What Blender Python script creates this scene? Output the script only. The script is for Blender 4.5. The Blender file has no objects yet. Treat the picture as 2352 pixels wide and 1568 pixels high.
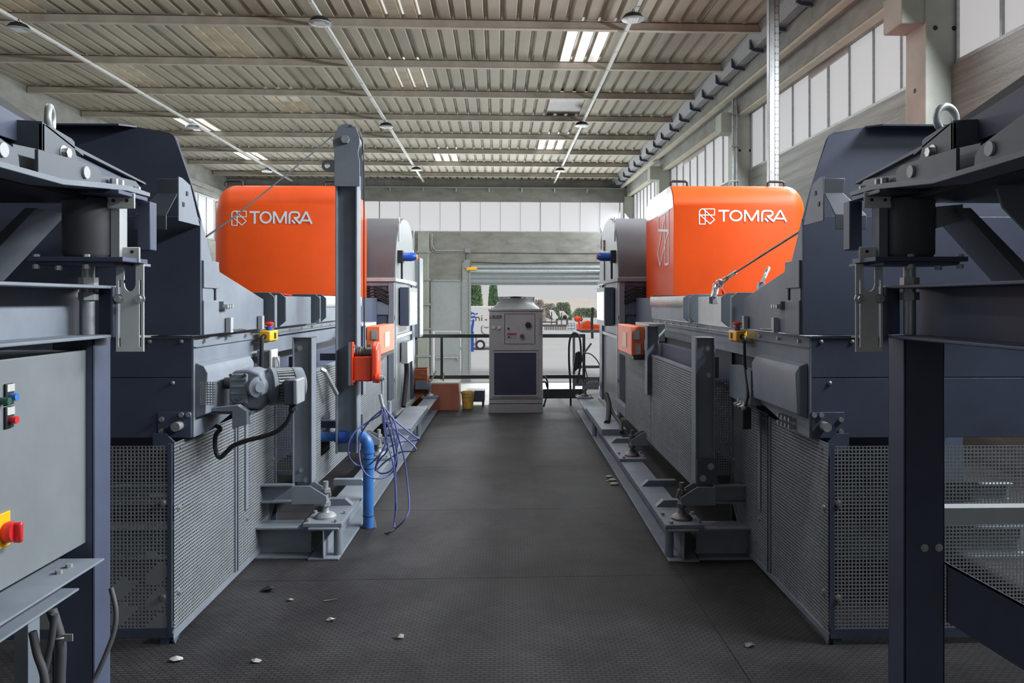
import bpy, bmesh, math, random
from mathutils import Vector, Matrix
random.seed(7)
SC = bpy.context.scene
COL = SC.collection

# ---------------------------------------------------------------- camera, sky, lights, exposure
F_PX, PP_X, PP_Y, EYE = 1829.0, 1225.0, 692.0, 1.6
YAW, BUILD_ROT = math.radians(1.66), math.radians(0.85)
cam = bpy.data.objects.new('camera', bpy.data.cameras.new('camera'))
COL.objects.link(cam)
cam.data.sensor_fit = 'HORIZONTAL'
cam.data.sensor_width = 36.0
cam.data.lens = 36.0 * F_PX / 2352.0
cam.data.shift_x = -(PP_X - 1176.0) / 2352.0
cam.data.shift_y = -(784.0 - PP_Y) / 2352.0
cam.data.clip_start = 0.05
cam.data.clip_end = 600
cam.location = (0, 0, EYE)
cam.rotation_euler = (math.pi / 2, 0, -YAW)
SC.camera = cam

SC.view_settings.view_transform = 'Standard'
SC.view_settings.look = 'None'
SC.view_settings.gamma = 1.0
SC.view_settings.use_curve_mapping = False
SC.view_settings.exposure = 0.0
SC.cycles.use_denoising = True
SC.cycles.max_bounces = 7
SC.cycles.diffuse_bounces = 4
SC.cycles.glossy_bounces = 3
SC.cycles.transparent_max_bounces = 16
SC.cycles.sample_clamp_indirect = 6.0
SC.cycles.caustics_reflective = False
SC.cycles.caustics_refractive = False

world = bpy.data.worlds.new('overcast_sky')
SC.world = world
world.use_nodes = True
_bg = world.node_tree.nodes['Background']
_bg.inputs[0].default_value = (0.97, 0.985, 1.0, 1)
_bg.inputs[1].default_value = 0.60

def lamp(name, kind, loc, energy, color=(1, 1, 1), rot=(0, 0, 0), size=None, size_y=None, angle=None, spread=None):
    d = bpy.data.lights.new(name, kind)
    d.energy = energy
    d.color = color
    if kind == 'AREA':
        d.shape = 'RECTANGLE'
        d.size, d.size_y = size, size_y
        if spread: d.spread = spread
    if kind == 'SUN': d.angle = angle
    o = bpy.data.objects.new(name, d)
    COL.objects.link(o)
    o.location = loc
    o.rotation_euler = rot
    return o

def brot(p):
    c, s = math.cos(BUILD_ROT), math.sin(BUILD_ROT)
    return Vector((p[0] * c - p[1] * s, p[0] * s + p[1] * c, p[2]))

lamp('sun', 'SUN', (0, 40, 30), 1.9, (1, 0.97, 0.92), (math.radians(30), math.radians(14), 0), angle=math.radians(20))
DAY = (0.92, 0.97, 1.0)
# daylight entering through the window bands (right wall bays, back wall band), the roller door and the unseen left side
for y, e in ((-9.0, 40), (-2.2, 120), (4.75, 700), (11.45, 450), (18.4, 350), (25.3, 200)):
    lamp('daylight_right', 'AREA', brot((4.52, y, 4.62)), e, DAY, (0, math.radians(52), BUILD_ROT), 0.4, 5.4, spread=math.radians(150))
lamp('daylight_back', 'AREA', brot((-2.9, 27.9, 4.6)), 500, DAY, (math.radians(-62), 0, BUILD_ROT), 14.0, 1.0, spread=math.radians(150))
lamp('daylight_door', 'AREA', brot((1.3, 27.6, 0.5)), 500, DAY, (math.radians(-98), 0, BUILD_ROT), 4.4, 3.2)
for y, e in ((8.2, 50), (13.0, 60), (18.4, 60), (25.0, 50)):
    lamp('daylight_left', 'AREA', brot((-9.3, y, 4.3)), e, DAY, (0, math.radians(-60), BUILD_ROT), 1.0, 5.5, spread=math.radians(140))

lamp('fill_behind_camera', 'AREA', brot((-1.0, -11.8, 2.0)), 80, DAY, (math.radians(90), 0, BUILD_ROT), 5.0, 4.0)  # added fill lamp behind the camera; the front wall has no opening
# daylight through the clear roof sheets; nearer lamps are added, without a sheet
for x, y, e in ((-1.5, 5.2, 18), (-1.5, 7.4, 70), (1.6, 8.9, 15), (-4.4, 5.6, 60), (-4.4, 9.6, 30), (1.6, 13.2, 70), (-1.5, 11.3, 50), (-1.5, 15.3, 50), (-4.4, 13.4, 40), (-4.4, 17.5, 40), (1.6, 21.0, 60), (-1.4, 23.4, 60), (-7.3, 19.5, 40), (-7.3, 23.8, 40)):
    lamp('daylight_and_added_roof', 'AREA', brot((x, y, 5.70)), e, DAY, (0, 0, BUILD_ROT), 0.75, 1.9)

# ---------------------------------------------------------------- pixel back-projection onto planes of the place
def _mk(th):
    c, s = math.cos(th), math.sin(th)
    def P(px, py, Y):
        t = (px - PP_X) / F_PX
        X = Y * (t * c + s) / (c - t * s)
        d = X * s + Y * c
        return Vector((X, Y, EYE - (py - PP_Y) * d / F_PX))
    def atX(px, py, X):
        t = (px - PP_X) / F_PX
        return P(px, py, X * (c - t * s) / (t * c + s))
    def atZ(px, py, Z):
        d = (EYE - Z) * F_PX / (py - PP_Y)
        xc = (px - PP_X) / F_PX * d
        return Vector((xc * c + d * s, -xc * s + d * c, Z))
    return P, atX, atZ
P, atX, atZ = _mk(YAW)
Pb, bX, bZ = _mk(YAW + BUILD_ROT)

# ---------------------------------------------------------------- materials
MATS = {}
def mat(name, col, rough=0.5, metal=0.0, var=0.0, scale=8.0, bump=0.0, bscale=60.0, emit=None, estr=0.0, dust=None, spec=0.5, stretch=None):
    m = bpy.data.materials.new(name)
    m.use_nodes = True
    nt = m.node_tree
    b = nt.nodes['Principled BSDF']
    b.inputs['Base Color'].default_value = (*col, 1)
    b.inputs['Roughness'].default_value = rough
    b.inputs['Metallic'].default_value = metal
    b.inputs['Specular IOR Level'].default_value = spec
    tc = nt.nodes.new('ShaderNodeTexCoord')
    src = tc.outputs['Object']
    if stretch:
        mp = nt.nodes.new('ShaderNodeMapping')
        mp.inputs['Scale'].default_value = stretch
        nt.links.new(src, mp.inputs[0])
        src = mp.outputs[0]
    if var:
        n = nt.nodes.new('ShaderNodeTexNoise')
        n.inputs['Scale'].default_value = scale
        n.inputs['Detail'].default_value = 6
        n.inputs['Roughness'].default_value = 0.65
        nt.links.new(src, n.inputs['Vector'])
        r = nt.nodes.new('ShaderNodeValToRGB')
        r.color_ramp.elements[0].position = 0.3
        r.color_ramp.elements[1].position = 0.72
        lo = [max(0, c * (1 - var)) for c in col]
        hi = dust if dust else [min(1, c * (1 + var)) for c in col]
        r.color_ramp.elements[0].color = (*lo, 1)
        r.color_ramp.elements[1].color = (*hi, 1)
        nt.links.new(n.outputs['Fac'], r.inputs[0])
        nt.links.new(r.outputs[0], b.inputs['Base Color'])
    if bump:
        n2 = nt.nodes.new('ShaderNodeTexNoise')
        n2.inputs['Scale'].default_value = bscale
        n2.inputs['Detail'].default_value = 4
        nt.links.new(tc.outputs['Object'], n2.inputs['Vector'])
        bp = nt.nodes.new('ShaderNodeBump')
        bp.inputs['Strength'].default_value = bump
        bp.inputs['Distance'].default_value = 0.01
        nt.links.new(n2.outputs['Fac'], bp.inputs['Height'])
        nt.links.new(bp.outputs[0], b.inputs['Normal'])
    if emit:
        b.inputs['Emission Color'].default_value = (*emit, 1)
        b.inputs['Emission Strength'].default_value = estr
    MATS[name] = m
    return m

paint = mat('anthracite_paint', (0.170, 0.196, 0.240), 0.55, var=0.16, scale=3.0, dust=(0.210, 0.236, 0.272), spec=0.35)
guard_paint = mat('guard_grey_paint', (0.23, 0.25, 0.265), 0.55, var=0.14, scale=4.0, spec=0.35)
paint_dark = mat('navy_and_shade_paint', (0.066, 0.079, 0.125), 0.5, var=0.15, scale=3.0, spec=0.35)  # also the shaded copy of the grey paint on camera-facing panels
paint_black = mat('matt_black_paint', (0.02, 0.021, 0.026), 0.55, var=0.2, scale=5.0, spec=0.3)
paint_light = mat('silver_grey_paint', (0.36, 0.38, 0.39), 0.45, var=0.08, scale=4.0)
cab_grey = mat('light_grey_enamel', (0.27, 0.295, 0.305), 0.4, var=0.06, scale=6.0)
steel = mat('zinc_steel', (0.55, 0.56, 0.56), 0.35, 0.8, var=0.12, scale=20)
galv = mat('galvanized_steel', (0.36, 0.38, 0.39), 0.45, 0.5, var=0.18, scale=18)
steel_dark = mat('worn_dark_steel', (0.14, 0.13, 0.12), 0.5, 0.6, var=0.3, scale=12)
orange = mat('orange_enamel', (0.64, 0.070, 0.008), 0.48, var=0.10, scale=2.0, spec=0.22)
orange_red = mat('signal_red_orange_enamel', (0.72, 0.060, 0.016), 0.4, var=0.1, scale=8)
orange_box = mat('faded_orange_enamel', (0.75, 0.15, 0.055), 0.5, var=0.12, scale=8)
yellow = mat('yellow_plastic', (0.85, 0.42, 0.01), 0.4)
red = mat('red_plastic', (0.60, 0.025, 0.03), 0.35)
blue = mat('blue_plastic', (0.02, 0.09, 0.45), 0.3)
blue_pipe = mat('blue_pipe_plastic', (0.04, 0.16, 0.46), 0.4, var=0.15, scale=10)
blue_cable = mat('blue_cable_sheath', (0.10, 0.12, 0.33), 0.45)
white_ink = mat('white_vinyl', (0.58, 0.64, 0.70), 0.5)
dark_ink = mat('dark_print', (0.05, 0.055, 0.08), 0.5)
rubber = mat('black_rubber', (0.022, 0.022, 0.026), 0.6, spec=0.3)
bare_plate = mat('pale_zinc_plate', (0.58, 0.61, 0.60), 0.5, var=0.08)
cowl_mat = mat('grey_green_cowl', (0.13, 0.145, 0.14), 0.5, var=0.08)
panel_grey = mat('mid_grey_enamel', (0.165, 0.185, 0.195), 0.45, var=0.08, scale=5)
rubber_grey = mat('grey_rubber', (0.055, 0.055, 0.064), 0.6)
concrete = mat('raw_concrete', (0.26, 0.26, 0.235), 0.85, var=0.28, scale=1.6, dust=(0.32, 0.32, 0.29), bump=0.25, bscale=40, stretch=(1, 1, 2.2))
concrete_pale = mat('pale_concrete', (0.38, 0.40, 0.355), 0.85, var=0.15, scale=2.5, bump=0.2, bscale=30)
lit_soffit_mat = mat('lit_concrete_soffit', (0.50, 0.46, 0.37), 0.85, var=0.12, scale=3)  # soffit concrete paled to paint in the light from the windows
roof_mat = mat('beige_grey_roof_sheet', (0.42, 0.38, 0.31), 0.75, var=0.14, scale=0.9, stretch=(1.5, 0.4, 1))
purlin_mat = mat('pale_purlin_paint', (0.44, 0.40, 0.335), 0.7, var=0.2, scale=3)
shaded_board_concrete = mat('shaded_board_marked_concrete', (0.15, 0.15, 0.135), 0.85, var=0.35, scale=2.0, dust=(0.20, 0.20, 0.18), bump=0.25, bscale=40, stretch=(1, 0.25, 6))  # right-wall concrete darkened to carry shade, with board streaks
plate_grey = mat('end_plate_grey', (0.20, 0.215, 0.22), 0.5, var=0.08)
rib_paint = mat('blue_black_paint', (0.070, 0.085, 0.105), 0.5, var=0.15, scale=4)
drum_paint = mat('dark_drum_paint', (0.085, 0.083, 0.095), 0.6, var=0.12, scale=3)
pane_back = mat('bright_frosted_pane', (0.16, 0.16, 0.165), 0.6, emit=(0.98, 0.985, 1.0), estr=0.57)  # frosted pane with the stronger emission, for the far windows
pane_mat = mat('frosted_pane', (0.16, 0.16, 0.165), 0.6, emit=(0.98, 0.985, 1.0), estr=0.42)
sky_bright = mat('clear_roof_sheet', (0.8, 0.8, 0.78), 0.5, emit=(1, 0.99, 0.95), estr=0.62)
sky_dim = mat('dirty_roof_sheet', (0.35, 0.30, 0.22), 0.4, var=0.4, scale=3, emit=(0.8, 0.7, 0.5), estr=0.07)
shutter_mat = mat('shutter_steel', (0.27, 0.30, 0.31), 0.45, 0.3, var=0.08)
door_mat = mat('pale_blue_grey_door', (0.33, 0.355, 0.36), 0.6, var=0.06)
chill_mat = mat('warm_grey_cabinet', (0.36, 0.36, 0.37), 0.5, var=0.08, scale=10)
chill_side = mat('warm_grey_side', (0.30, 0.30, 0.31), 0.5)
filter_mat = mat('navy_filter', (0.045, 0.055, 0.12), 0.6)
rust = mat('rusty_orange_wood', (0.40, 0.12, 0.045), 0.7, var=0.45, scale=9, stretch=(1, 1, 5))
brick_brown = mat('red_brown_paint', (0.34, 0.11, 0.07), 0.6, var=0.15, scale=6)
rail_mat = mat('green_black_rail', (0.030, 0.036, 0.034), 0.5)
yard_mat = mat('pale_yard', (0.50, 0.505, 0.52), 0.9, var=0.08, scale=0.3)
truck_white = mat('truck_white', (0.72, 0.72, 0.72), 0.4)
leaf = mat('cypress_green', (0.20, 0.33, 0.18), 0.8, var=0.5, scale=6)
leaf_hazed = mat('hazed_bush_green', (0.34, 0.42, 0.30), 0.8, var=0.4, scale=4)  # bush green lightened to paint in distance haze
hill_mat = mat('hazy_hill', (0.52, 0.50, 0.49), 0.9, var=0.1, scale=0.2)
dry = mat('hazed_dry_scrub', (0.60, 0.56, 0.52), 0.9, var=0.25, scale=0.8)  # dry scrub, its tone lightened to paint in haze
tyre = mat('tyre_rubber', (0.03, 0.03, 0.03), 0.7)
screen = mat('dark_glass', (0.02, 0.025, 0.03), 0.12)
belt_white = mat('white_belt', (0.62, 0.62, 0.60), 0.6, var=0.1, scale=20)
tape = mat('crinkled_clear_film', (0.40, 0.355, 0.335), 0.3, var=0.45, scale=5, bump=0.4, bscale=12, stretch=(1, 4, 1))
lens_mat = mat('lamp_lens', (0.60, 0.61, 0.56), 0.3)
red_lit = mat('red_lit_lens', (0.7, 0.03, 0.03), 0.3, emit=(1, 0.05, 0.05), estr=0.8)
paper = mat('off_white_paper', (0.45, 0.45, 0.44), 0.8)
beige_label = mat('beige_label', (0.70, 0.55, 0.40), 0.6)

def floor_material():
    m = bpy.data.materials.new('chequer_plate')
    m.use_nodes = True
    nt = m.node_tree
    b = nt.nodes['Principled BSDF']
    tc = nt.nodes.new('ShaderNodeTexCoord')
    br = nt.nodes.new('ShaderNodeTexBrick')
    br.inputs['Color1'].default_value = (1, 1, 1, 1)
    br.inputs['Color2'].default_value = (0.8, 0.8, 0.8, 1)
    br.inputs['Mortar'].default_value = (0.0, 0.0, 0.0, 1)
    br.inputs['Scale'].default_value = 1.0
    br.inputs['Brick Width'].default_value = 0.040
    br.inputs['Row Height'].default_value = 0.020
    br.inputs['Mortar Size'].default_value = 0.005
    br.inputs['Mortar Smooth'].default_value = 0.6
    nt.links.new(tc.outputs['Object'], br.inputs['Vector'])
    n = nt.nodes.new('ShaderNodeTexNoise')
    n.inputs['Scale'].default_value = 1.6
    n.inputs['Detail'].default_value = 8
    n.inputs['Roughness'].default_value = 0.7
    nt.links.new(tc.outputs['Object'], n.inputs['Vector'])
    r = nt.nodes.new('ShaderNodeValToRGB')
    r.color_ramp.elements[0].position = 0.33
    r.color_ramp.elements[0].color = (0.026, 0.0245, 0.027, 1)
    r.color_ramp.elements[1].position = 0.70
    r.color_ramp.elements[1].color = (0.070, 0.067, 0.070, 1)
    nt.links.new(n.outputs['Fac'], r.inputs[0])
    mx = nt.nodes.new('ShaderNodeMix')
    mx.data_type = 'RGBA'
    mx.blend_type = 'MULTIPLY'
    mx.inputs['Factor'].default_value = 0.55
    nt.links.new(r.outputs[0], mx.inputs['A'])
    nt.links.new(br.outputs['Color'], mx.inputs['B'])
    nt.links.new(mx.outputs['Result'], b.inputs['Base Color'])
    b.inputs['Roughness'].default_value = 0.62
    b.inputs['Specular IOR Level'].default_value = 0.12
    bp = nt.nodes.new('ShaderNodeBump')
    bp.inputs['Strength'].default_value = 0.35
    bp.inputs['Distance'].default_value = 0.002
    nt.links.new(br.outputs['Color'], bp.inputs['Height'])
    nt.links.new(bp.outputs[0], b.inputs['Normal'])
    return m
floor_mat = floor_material()

# ---------------------------------------------------------------- mesh helpers
OFF = {}
class MB:
    """collects shapes in place coordinates; build() links them as ONE mesh object"""
    def __init__(self, xf=None):
        self.v, self.f, self.xf = [], [], xf
    def add(self, vs, fs):
        n = len(self.v)
        for p in vs:
            self.v.append(tuple(self.xf(p)) if self.xf else tuple(p))
        for f in fs:
            self.f.append(tuple(i + n for i in f))
        return self
    def box(self, x0, x1, y0, y1, z0, z1):
        vs = [(x, y, z) for x in (x0, x1) for y in (y0, y1) for z in (z0, z1)]
        return self.add(vs, [(0, 1, 3, 2), (4, 6, 7, 5), (0, 4, 5, 1), (2, 3, 7, 6), (0, 2, 6, 4), (1, 5, 7, 3)])
    def prism(self, poly, vec):
        n = len(poly)
        vec = Vector(vec)
        a = [Vector(p) for p in poly]
        vs = a + [p + vec for p in a]
        fs = [tuple(range(n - 1, -1, -1)), tuple(range(n, 2 * n))]
        fs += [(i, (i + 1) % n, n + (i + 1) % n, n + i) for i in range(n)]
        return self.add(vs, fs)
    def _frame(self, d):
        d = Vector(d).normalized()
        a = Vector((0, 0, 1)) if abs(d.z) < 0.9 else Vector((1, 0, 0))
        u = d.cross(a).normalized()
        return u, d.cross(u).normalized()
    def cyl(self, p0, p1, r0, r1=None, n=16, ph=0.0):
        r1 = r0 if r1 is None else r1
        p0, p1 = Vector(p0), Vector(p1)
        u, w = self._frame(p1 - p0)
        vs = []
        for p, r in ((p0, r0), (p1, r1)):
            for i in range(n):
                a = 2 * math.pi * i / n + ph
                vs.append(p + u * (r * math.cos(a)) + w * (r * math.sin(a)))
        fs = [tuple(range(n - 1, -1, -1)), tuple(range(n, 2 * n))]
        fs += [(i, (i + 1) % n, n + (i + 1) % n, n + i) for i in range(n)]
        return self.add(vs, fs)
    def hexa(self, p0, p1, r):
        return self.cyl(p0, p1, r, n=6)
    def lathe(self, c, axis, prof, n=24):
        c, ax = Vector(c), Vector(axis).normalized()
        u, w = self._frame(ax)
        vs, fs = [], []
        for r, h in prof:
            for i in range(n):
                a = 2 * math.pi * i / n
                vs.append(c + ax * h + u * (r * math.cos(a)) + w * (r * math.sin(a)))
        for k in range(len(prof) - 1):
            for i in range(n):
                j = (i + 1) % n
                fs.append((k * n + i, k * n + j, (k + 1) * n + j, (k + 1) * n + i))
        fs.append(tuple(range(n - 1, -1, -1)))
        fs.append(tuple((len(prof) - 1) * n + i for i in range(n)))
        return self.add(vs, fs)
    def tube(self, pts, r, n=12, closed=False, smooth=True):
        pts = [Vector(p) for p in pts]
        if smooth and len(pts) > 2:
            pts = spline(pts, closed)
        m = len(pts)
        vs, fs = [], []
        up = None
        for i, p in enumerate(pts):
            if closed:
                t = pts[(i + 1) % m] - pts[i - 1]
            else:
                t = pts[min(i + 1, m - 1)] - pts[max(i - 1, 0)]
            if t.length < 1e-9: t = Vector((0, 0, 1))
            t.normalize()
            if up is None:
                up, _ = self._frame(t)
            up = (up - t * up.dot(t))
            if up.length < 1e-6: up, _ = self._frame(t)
            up.normalize()
            w = t.cross(up)
            for k in range(n):
                a = 2 * math.pi * k / n
                vs.append(p + up * (r * math.cos(a)) + w * (r * math.sin(a)))
        for i in range(m - (0 if closed else 1)):
            j = (i + 1) % m
            for k in range(n):
                l = (k + 1) % n
                fs.append((i * n + k, i * n + l, j * n + l, j * n + k))
        if not closed:
            fs.append(tuple(range(n - 1, -1, -1)))
            fs.append(tuple((m - 1) * n + k for k in range(n)))
        return self.add(vs, fs)
    def torus(self, c, axis, R, r, n=24, m=8):
        u, w = self._frame(axis)
        c = Vector(c)
        return self.tube([c + u * (R * math.cos(2 * math.pi * i / n)) + w * (R * math.sin(2 * math.pi * i / n)) for i in range(n)], r, m, closed=True, smooth=False)
    def ball(self, c, rx, ry=None, rz=None, n=14, m=8):
        ry, rz = ry or rx, rz or rx
        c = Vector(c)
        vs, fs = [], []
        for i in range(m + 1):
            t = math.pi * i / m
            for k in range(n):
                a = 2 * math.pi * k / n
                vs.append(c + Vector((rx * math.sin(t) * math.cos(a), ry * math.sin(t) * math.sin(a), rz * math.cos(t))))
        for i in range(m):
            for k in range(n):
                l = (k + 1) % n
                fs.append((i * n + k, (i + 1) * n + k, (i + 1) * n + l, i * n + l))
        return self.add(vs, fs)
    def perf(self, o, du, dv, nu, nv, pitch, hole, keep=None, blind=None):
        """perforated sheet: nu x nv cells with square holes; keep(u, v) drops cells, blind(u, v) leaves a cell unpunched"""
        o, du, dv = Vector(o), Vector(du).normalized(), Vector(dv).normalized()
        m = (pitch - hole) / 2
        idx = {}
        vs, fs = [], []
        def corner(i, j):
            k = (i, j)
            if k not in idx:
                idx[k] = len(vs)
                vs.append(o + du * (i * pitch) + dv * (j * pitch))
            return idx[k]
        for i in range(nu):
            for j in range(nv):
                if keep and not keep((i + .5) * pitch, (j + .5) * pitch): continue
                a, b, c, d = corner(i, j), corner(i + 1, j), corner(i + 1, j + 1), corner(i, j + 1)
                if blind and blind((i + .5) * pitch, (j + .5) * pitch):
                    fs.append((a, b, c, d))
                    continue
                k = len(vs)
                u0, u1, v0, v1 = i * pitch + m, (i + 1) * pitch - m, j * pitch + m, (j + 1) * pitch - m
                for uu, vv in ((u0, v0), (u1, v0), (u1, v1), (u0, v1)):
                    vs.append(o + du * uu + dv * vv)
                fs += [(a, b, k + 1, k), (b, c, k + 2, k + 1), (c, d, k + 3, k + 2), (d, a, k, k + 3)]
        return self.add(vs, fs)
    def build(self, name, m, parent=None, loc=None, smooth=38, bevel=0.0, solid=0.0, fix=True):
        vs = [Vector(p) for p in self.v]
        if parent is not None:
            off = OFF[parent]
        elif loc is not None:
            off = Vector(loc)
        else:
            lo = [min(p[i] for p in vs) for i in range(3)]
            hi = [max(p[i] for p in vs) for i in range(3)]
            off = Vector(((lo[0] + hi[0]) / 2, (lo[1] + hi[1]) / 2, lo[2]))
        me = bpy.data.meshes.new(name)
        me.from_pydata([p - off for p in vs], [], self.f)
        if fix:
            bm = bmesh.new()
            bm.from_mesh(me)
            bmesh.ops.recalc_face_normals(bm, faces=bm.faces)
            bm.to_mesh(me)
            bm.free()
        me.materials.append(m)
        if smooth:
            me.polygons.foreach_set('use_smooth', [True] * len(me.polygons))
            me.set_sharp_from_angle(angle=math.radians(smooth))
        o = bpy.data.objects.new(name, me)
        COL.objects.link(o)
        if parent is None:
            o.location = off
        else:
            o.parent = parent
        OFF[o] = off
        if solid:
            s = o.modifiers.new('thickness', 'SOLIDIFY')
            s.thickness = solid
            s.offset = 0
        if bevel:
            b = o.modifiers.new('edges', 'BEVEL')
            b.width = bevel
            b.segments = 2
            b.limit_method = 'ANGLE'
            b.angle_limit = math.radians(40)
            b.harden_normals = False
        return o

def spline(pts, closed=False, k=6):
    out = []
    n = len(pts)
    for i in range(n if closed else n - 1):
        p0 = pts[i - 1] if (closed or i > 0) else pts[0] * 2 - pts[1]
        p1, p2 = pts[i], pts[(i + 1) % n]
        p3 = pts[(i + 2) % n] if (closed or i + 2 < n) else p2 * 2 - p1
        for j in range(k):
            t = j / k
            out.append(0.5 * ((2 * p1) + (p2 - p0) * t + (2 * p0 - 5 * p1 + 4 * p2 - p3) * t * t + (3 * p1 - p0 - 3 * p2 + p3) * t ** 3))
    if not closed: out.append(pts[-1])
    return out

def tag(o, label=None, cat=None, group=None, kind=None):
    if label: o['label'] = label
    if cat: o['category'] = cat
    if group: o['group'] = group
    if kind: o['kind'] = kind
    return o
def thing(name, loc, label, cat, group=None):
    o = bpy.data.objects.new(name, None)
    o.empty_display_size = 0.1
    COL.objects.link(o)
    o.location = loc
    OFF[o] = Vector(loc)
    return tag(o, label, cat, group)
def struct(o): return tag(o, kind='structure')
def copy_tree(o, parent=None):
    c = o.copy()
    COL.objects.link(c)
    OFF[c] = OFF.get(o, Vector((0, 0, 0)))
    if parent is not None: c.parent = parent
    for ch in [x for x in COL.objects if x.parent == o]:
        copy_tree(ch, c)
    return c
def bolt(parent, p, axis, r=0.012, h=0.01, washer=True, m=None, name='bolt', xf=None):
    b = MB(xf)
    p, a = Vector(p), Vector(axis).normalized()
    if washer: b.cyl(p - a * 0.002, p + a * 0.003, r * 1.5, n=14)
    b.hexa(p, p + a * h, r)
    return b.build(name, m or steel, parent)
def strokes(mb, lines, w, mp, nrm, th=0.003):
    """flat lettering strokes along 2D polylines with round joints; mp maps (x, y) to the surface"""
    nrm = Vector(nrm)
    k = 0
    for ln in lines:
        pts = [Vector((x, y)) for x, y in ln]
        for i in range(len(pts) - 1):
            d = pts[i + 1] - pts[i]
            if d.length < 1e-6: continue
            n = Vector((-d.y, d.x)).normalized() * (w / 2)
            lift = nrm * (0.00004 * k)
            k += 1
            mb.prism([mp(*(pts[i] + n)) + lift, mp(*(pts[i] - n)) + lift, mp(*(pts[i + 1] - n)) + lift, mp(*(pts[i + 1] + n)) + lift], nrm * th)
            if i > 0:
                lift = nrm * (0.00004 * k)
                k += 1
                mb.prism([mp(pts[i].x + w / 2 * math.cos(a * math.pi / 5), pts[i].y + w / 2 * math.sin(a * math.pi / 5)) + lift for a in range(10)], nrm * th)
def arc(cx, cy, rx, ry, a0, a1, n=10):
    return [(cx + rx * math.cos(math.radians(a0 + (a1 - a0) * i / n)), cy + ry * math.sin(math.radians(a0 + (a1 - a0) * i / n))) for i in range(n + 1)]
# ================================================================ the hall (its own axes, turned a little against the machines)
B = brot
XL, XR, YN, YBK, ZR, ZG = -9.4, 4.72, -12.0, 28.0, 5.9, -1.2

def sb(name, m, parent=None, **k):
    return lambda mb: struct(mb.build(name, m, parent, **k)) if parent is None else mb.build(name, m, parent, **k)

# platform floor: chequer plates with open joints, carried over the lower hall floor
fl = MB(B)
fl.box(-6.5, 6.5, -3.0, 12.35, -0.10, -0.004)
floor = struct(fl.build('floor', paint_black))
for i, (y0, y1) in enumerate(((-3.0, -0.1), (-0.1, 1.45), (1.45, 3.05), (3.05, 4.62), (4.62, 6.14), (6.14, 7.72), (7.72, 9.35), (9.35, 11.10), (11.10, 12.35))):
    for (x0, x1) in ((-6.5, -1.96), (-1.96, 1.06), (1.06, 6.5)):
        MB(B).box(x0 + 0.002, x1 - 0.002, y0 + 0.002, y1 - 0.002, -0.004, 0.0).build('floor_plate', floor_mat, floor)
struct(MB(B).box(XL - 0.5, XR + 0.5, YN, YBK - 0.2, ZG - 0.2, ZG).build('floor_lower', concrete))

# walls -------------------------------------------------------------
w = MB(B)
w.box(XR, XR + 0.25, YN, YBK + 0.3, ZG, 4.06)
wall_right = struct(w.build('wall_right', shaded_board_concrete))
w = MB(B)
for x0, x1, z0, z1 in ((XL - 0.4, -2.36, ZG, 4.03), (-2.36, -1.26, 2.36, 4.03), (-1.26, -1.0, ZG, 4.03), (-1.0, 3.75, 2.55, 4.03), (3.75, XR + 0.25, ZG, 4.03)):
    w.box(x0, x1, YBK, YBK + 0.25, z0, z1)
w.box(XL - 0.4, XR + 0.25, YBK, YBK + 0.3, 5.13, 5.58)
w.box(XL - 0.4, XR + 0.25, YBK + 0.12, YBK + 0.3, 5.58, 6.1)
wall_back = struct(w.build('wall_back', concrete))
w = MB(B)
w.box(XL - 0.4, XL, YN, YBK, ZG, 3.6)
w.box(XL - 0.4, XL, YN, 0.9, 3.6, 5.02)
struct(w.build('wall_left', concrete))
w = MB(B)
w.box(XL - 0.4, XR + 0.25, YN - 0.2, YN, ZG, 6.1)
struct(w.build('wall_front', concrete))
# block courses and brackets under the roof on the back wall
t = MB(B)
for x in [XL + 0.6 * k for k in range(24)]:
    t.box(x, x + 0.59, YBK + 0.105, YBK + 0.12, 5.60, 5.86)
struct(t.build('trim_13', concrete))
t = MB(B)
t.box(XL, XR - 0.2, YBK - 0.10, YBK, 5.56, 5.60)
for k in range(11):
    x = -8.4 + 1.15 * k
    t.prism([(x, YBK - 0.1, 5.56), (x, YBK, 5.56), (x, YBK, 5.44)], (0.05, 0, 0))
struct(t.build('trim_14', galv))

# left roof beam (grooved concrete) and the right beam with soffit strips painted pale for window light -----
def tilt(m, x0, x1, z0, z1):
    "a beam that climbs gently towards the back wall"
    k = 0.0150
    m.prism([(x0, YN, z0 + k * YN), (x0, YBK, z0 + k * YBK), (x0, YBK, min(6.05, z1 + k * YBK)), (x0, YN, z1 + (k * YN if z1 < 5.9 else 0))], (x1 - x0, 0, 0))
t = MB(B)
t.box(XL - 0.4, XL, YN, YBK, 5.30, 5.90)
t.box(XL - 0.4, XL + 0.14, YN, YBK, 5.18, 5.32)
t.box(XL - 0.4, XL + 0.05, YN, YBK, 5.02, 5.18)
struct(t.build('trim_1', concrete))
t = MB(B)
tilt(t, 4.28, 4.95, 5.23, 5.98)
struct(t.build('trim_2', concrete))
t = MB(B)
tilt(t, 4.30, 4.40, 5.18, 5.24)
struct(t.build('trim_3', lit_soffit_mat))
t = MB(B)
tilt(t, 4.52, 4.95, 4.92, 5.30)
struct(t.build('trim_4', concrete))
t = MB(B)
tilt(t, 4.53, 4.66, 4.885, 4.92)
struct(t.build('trim_5', lit_soffit_mat))

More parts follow.
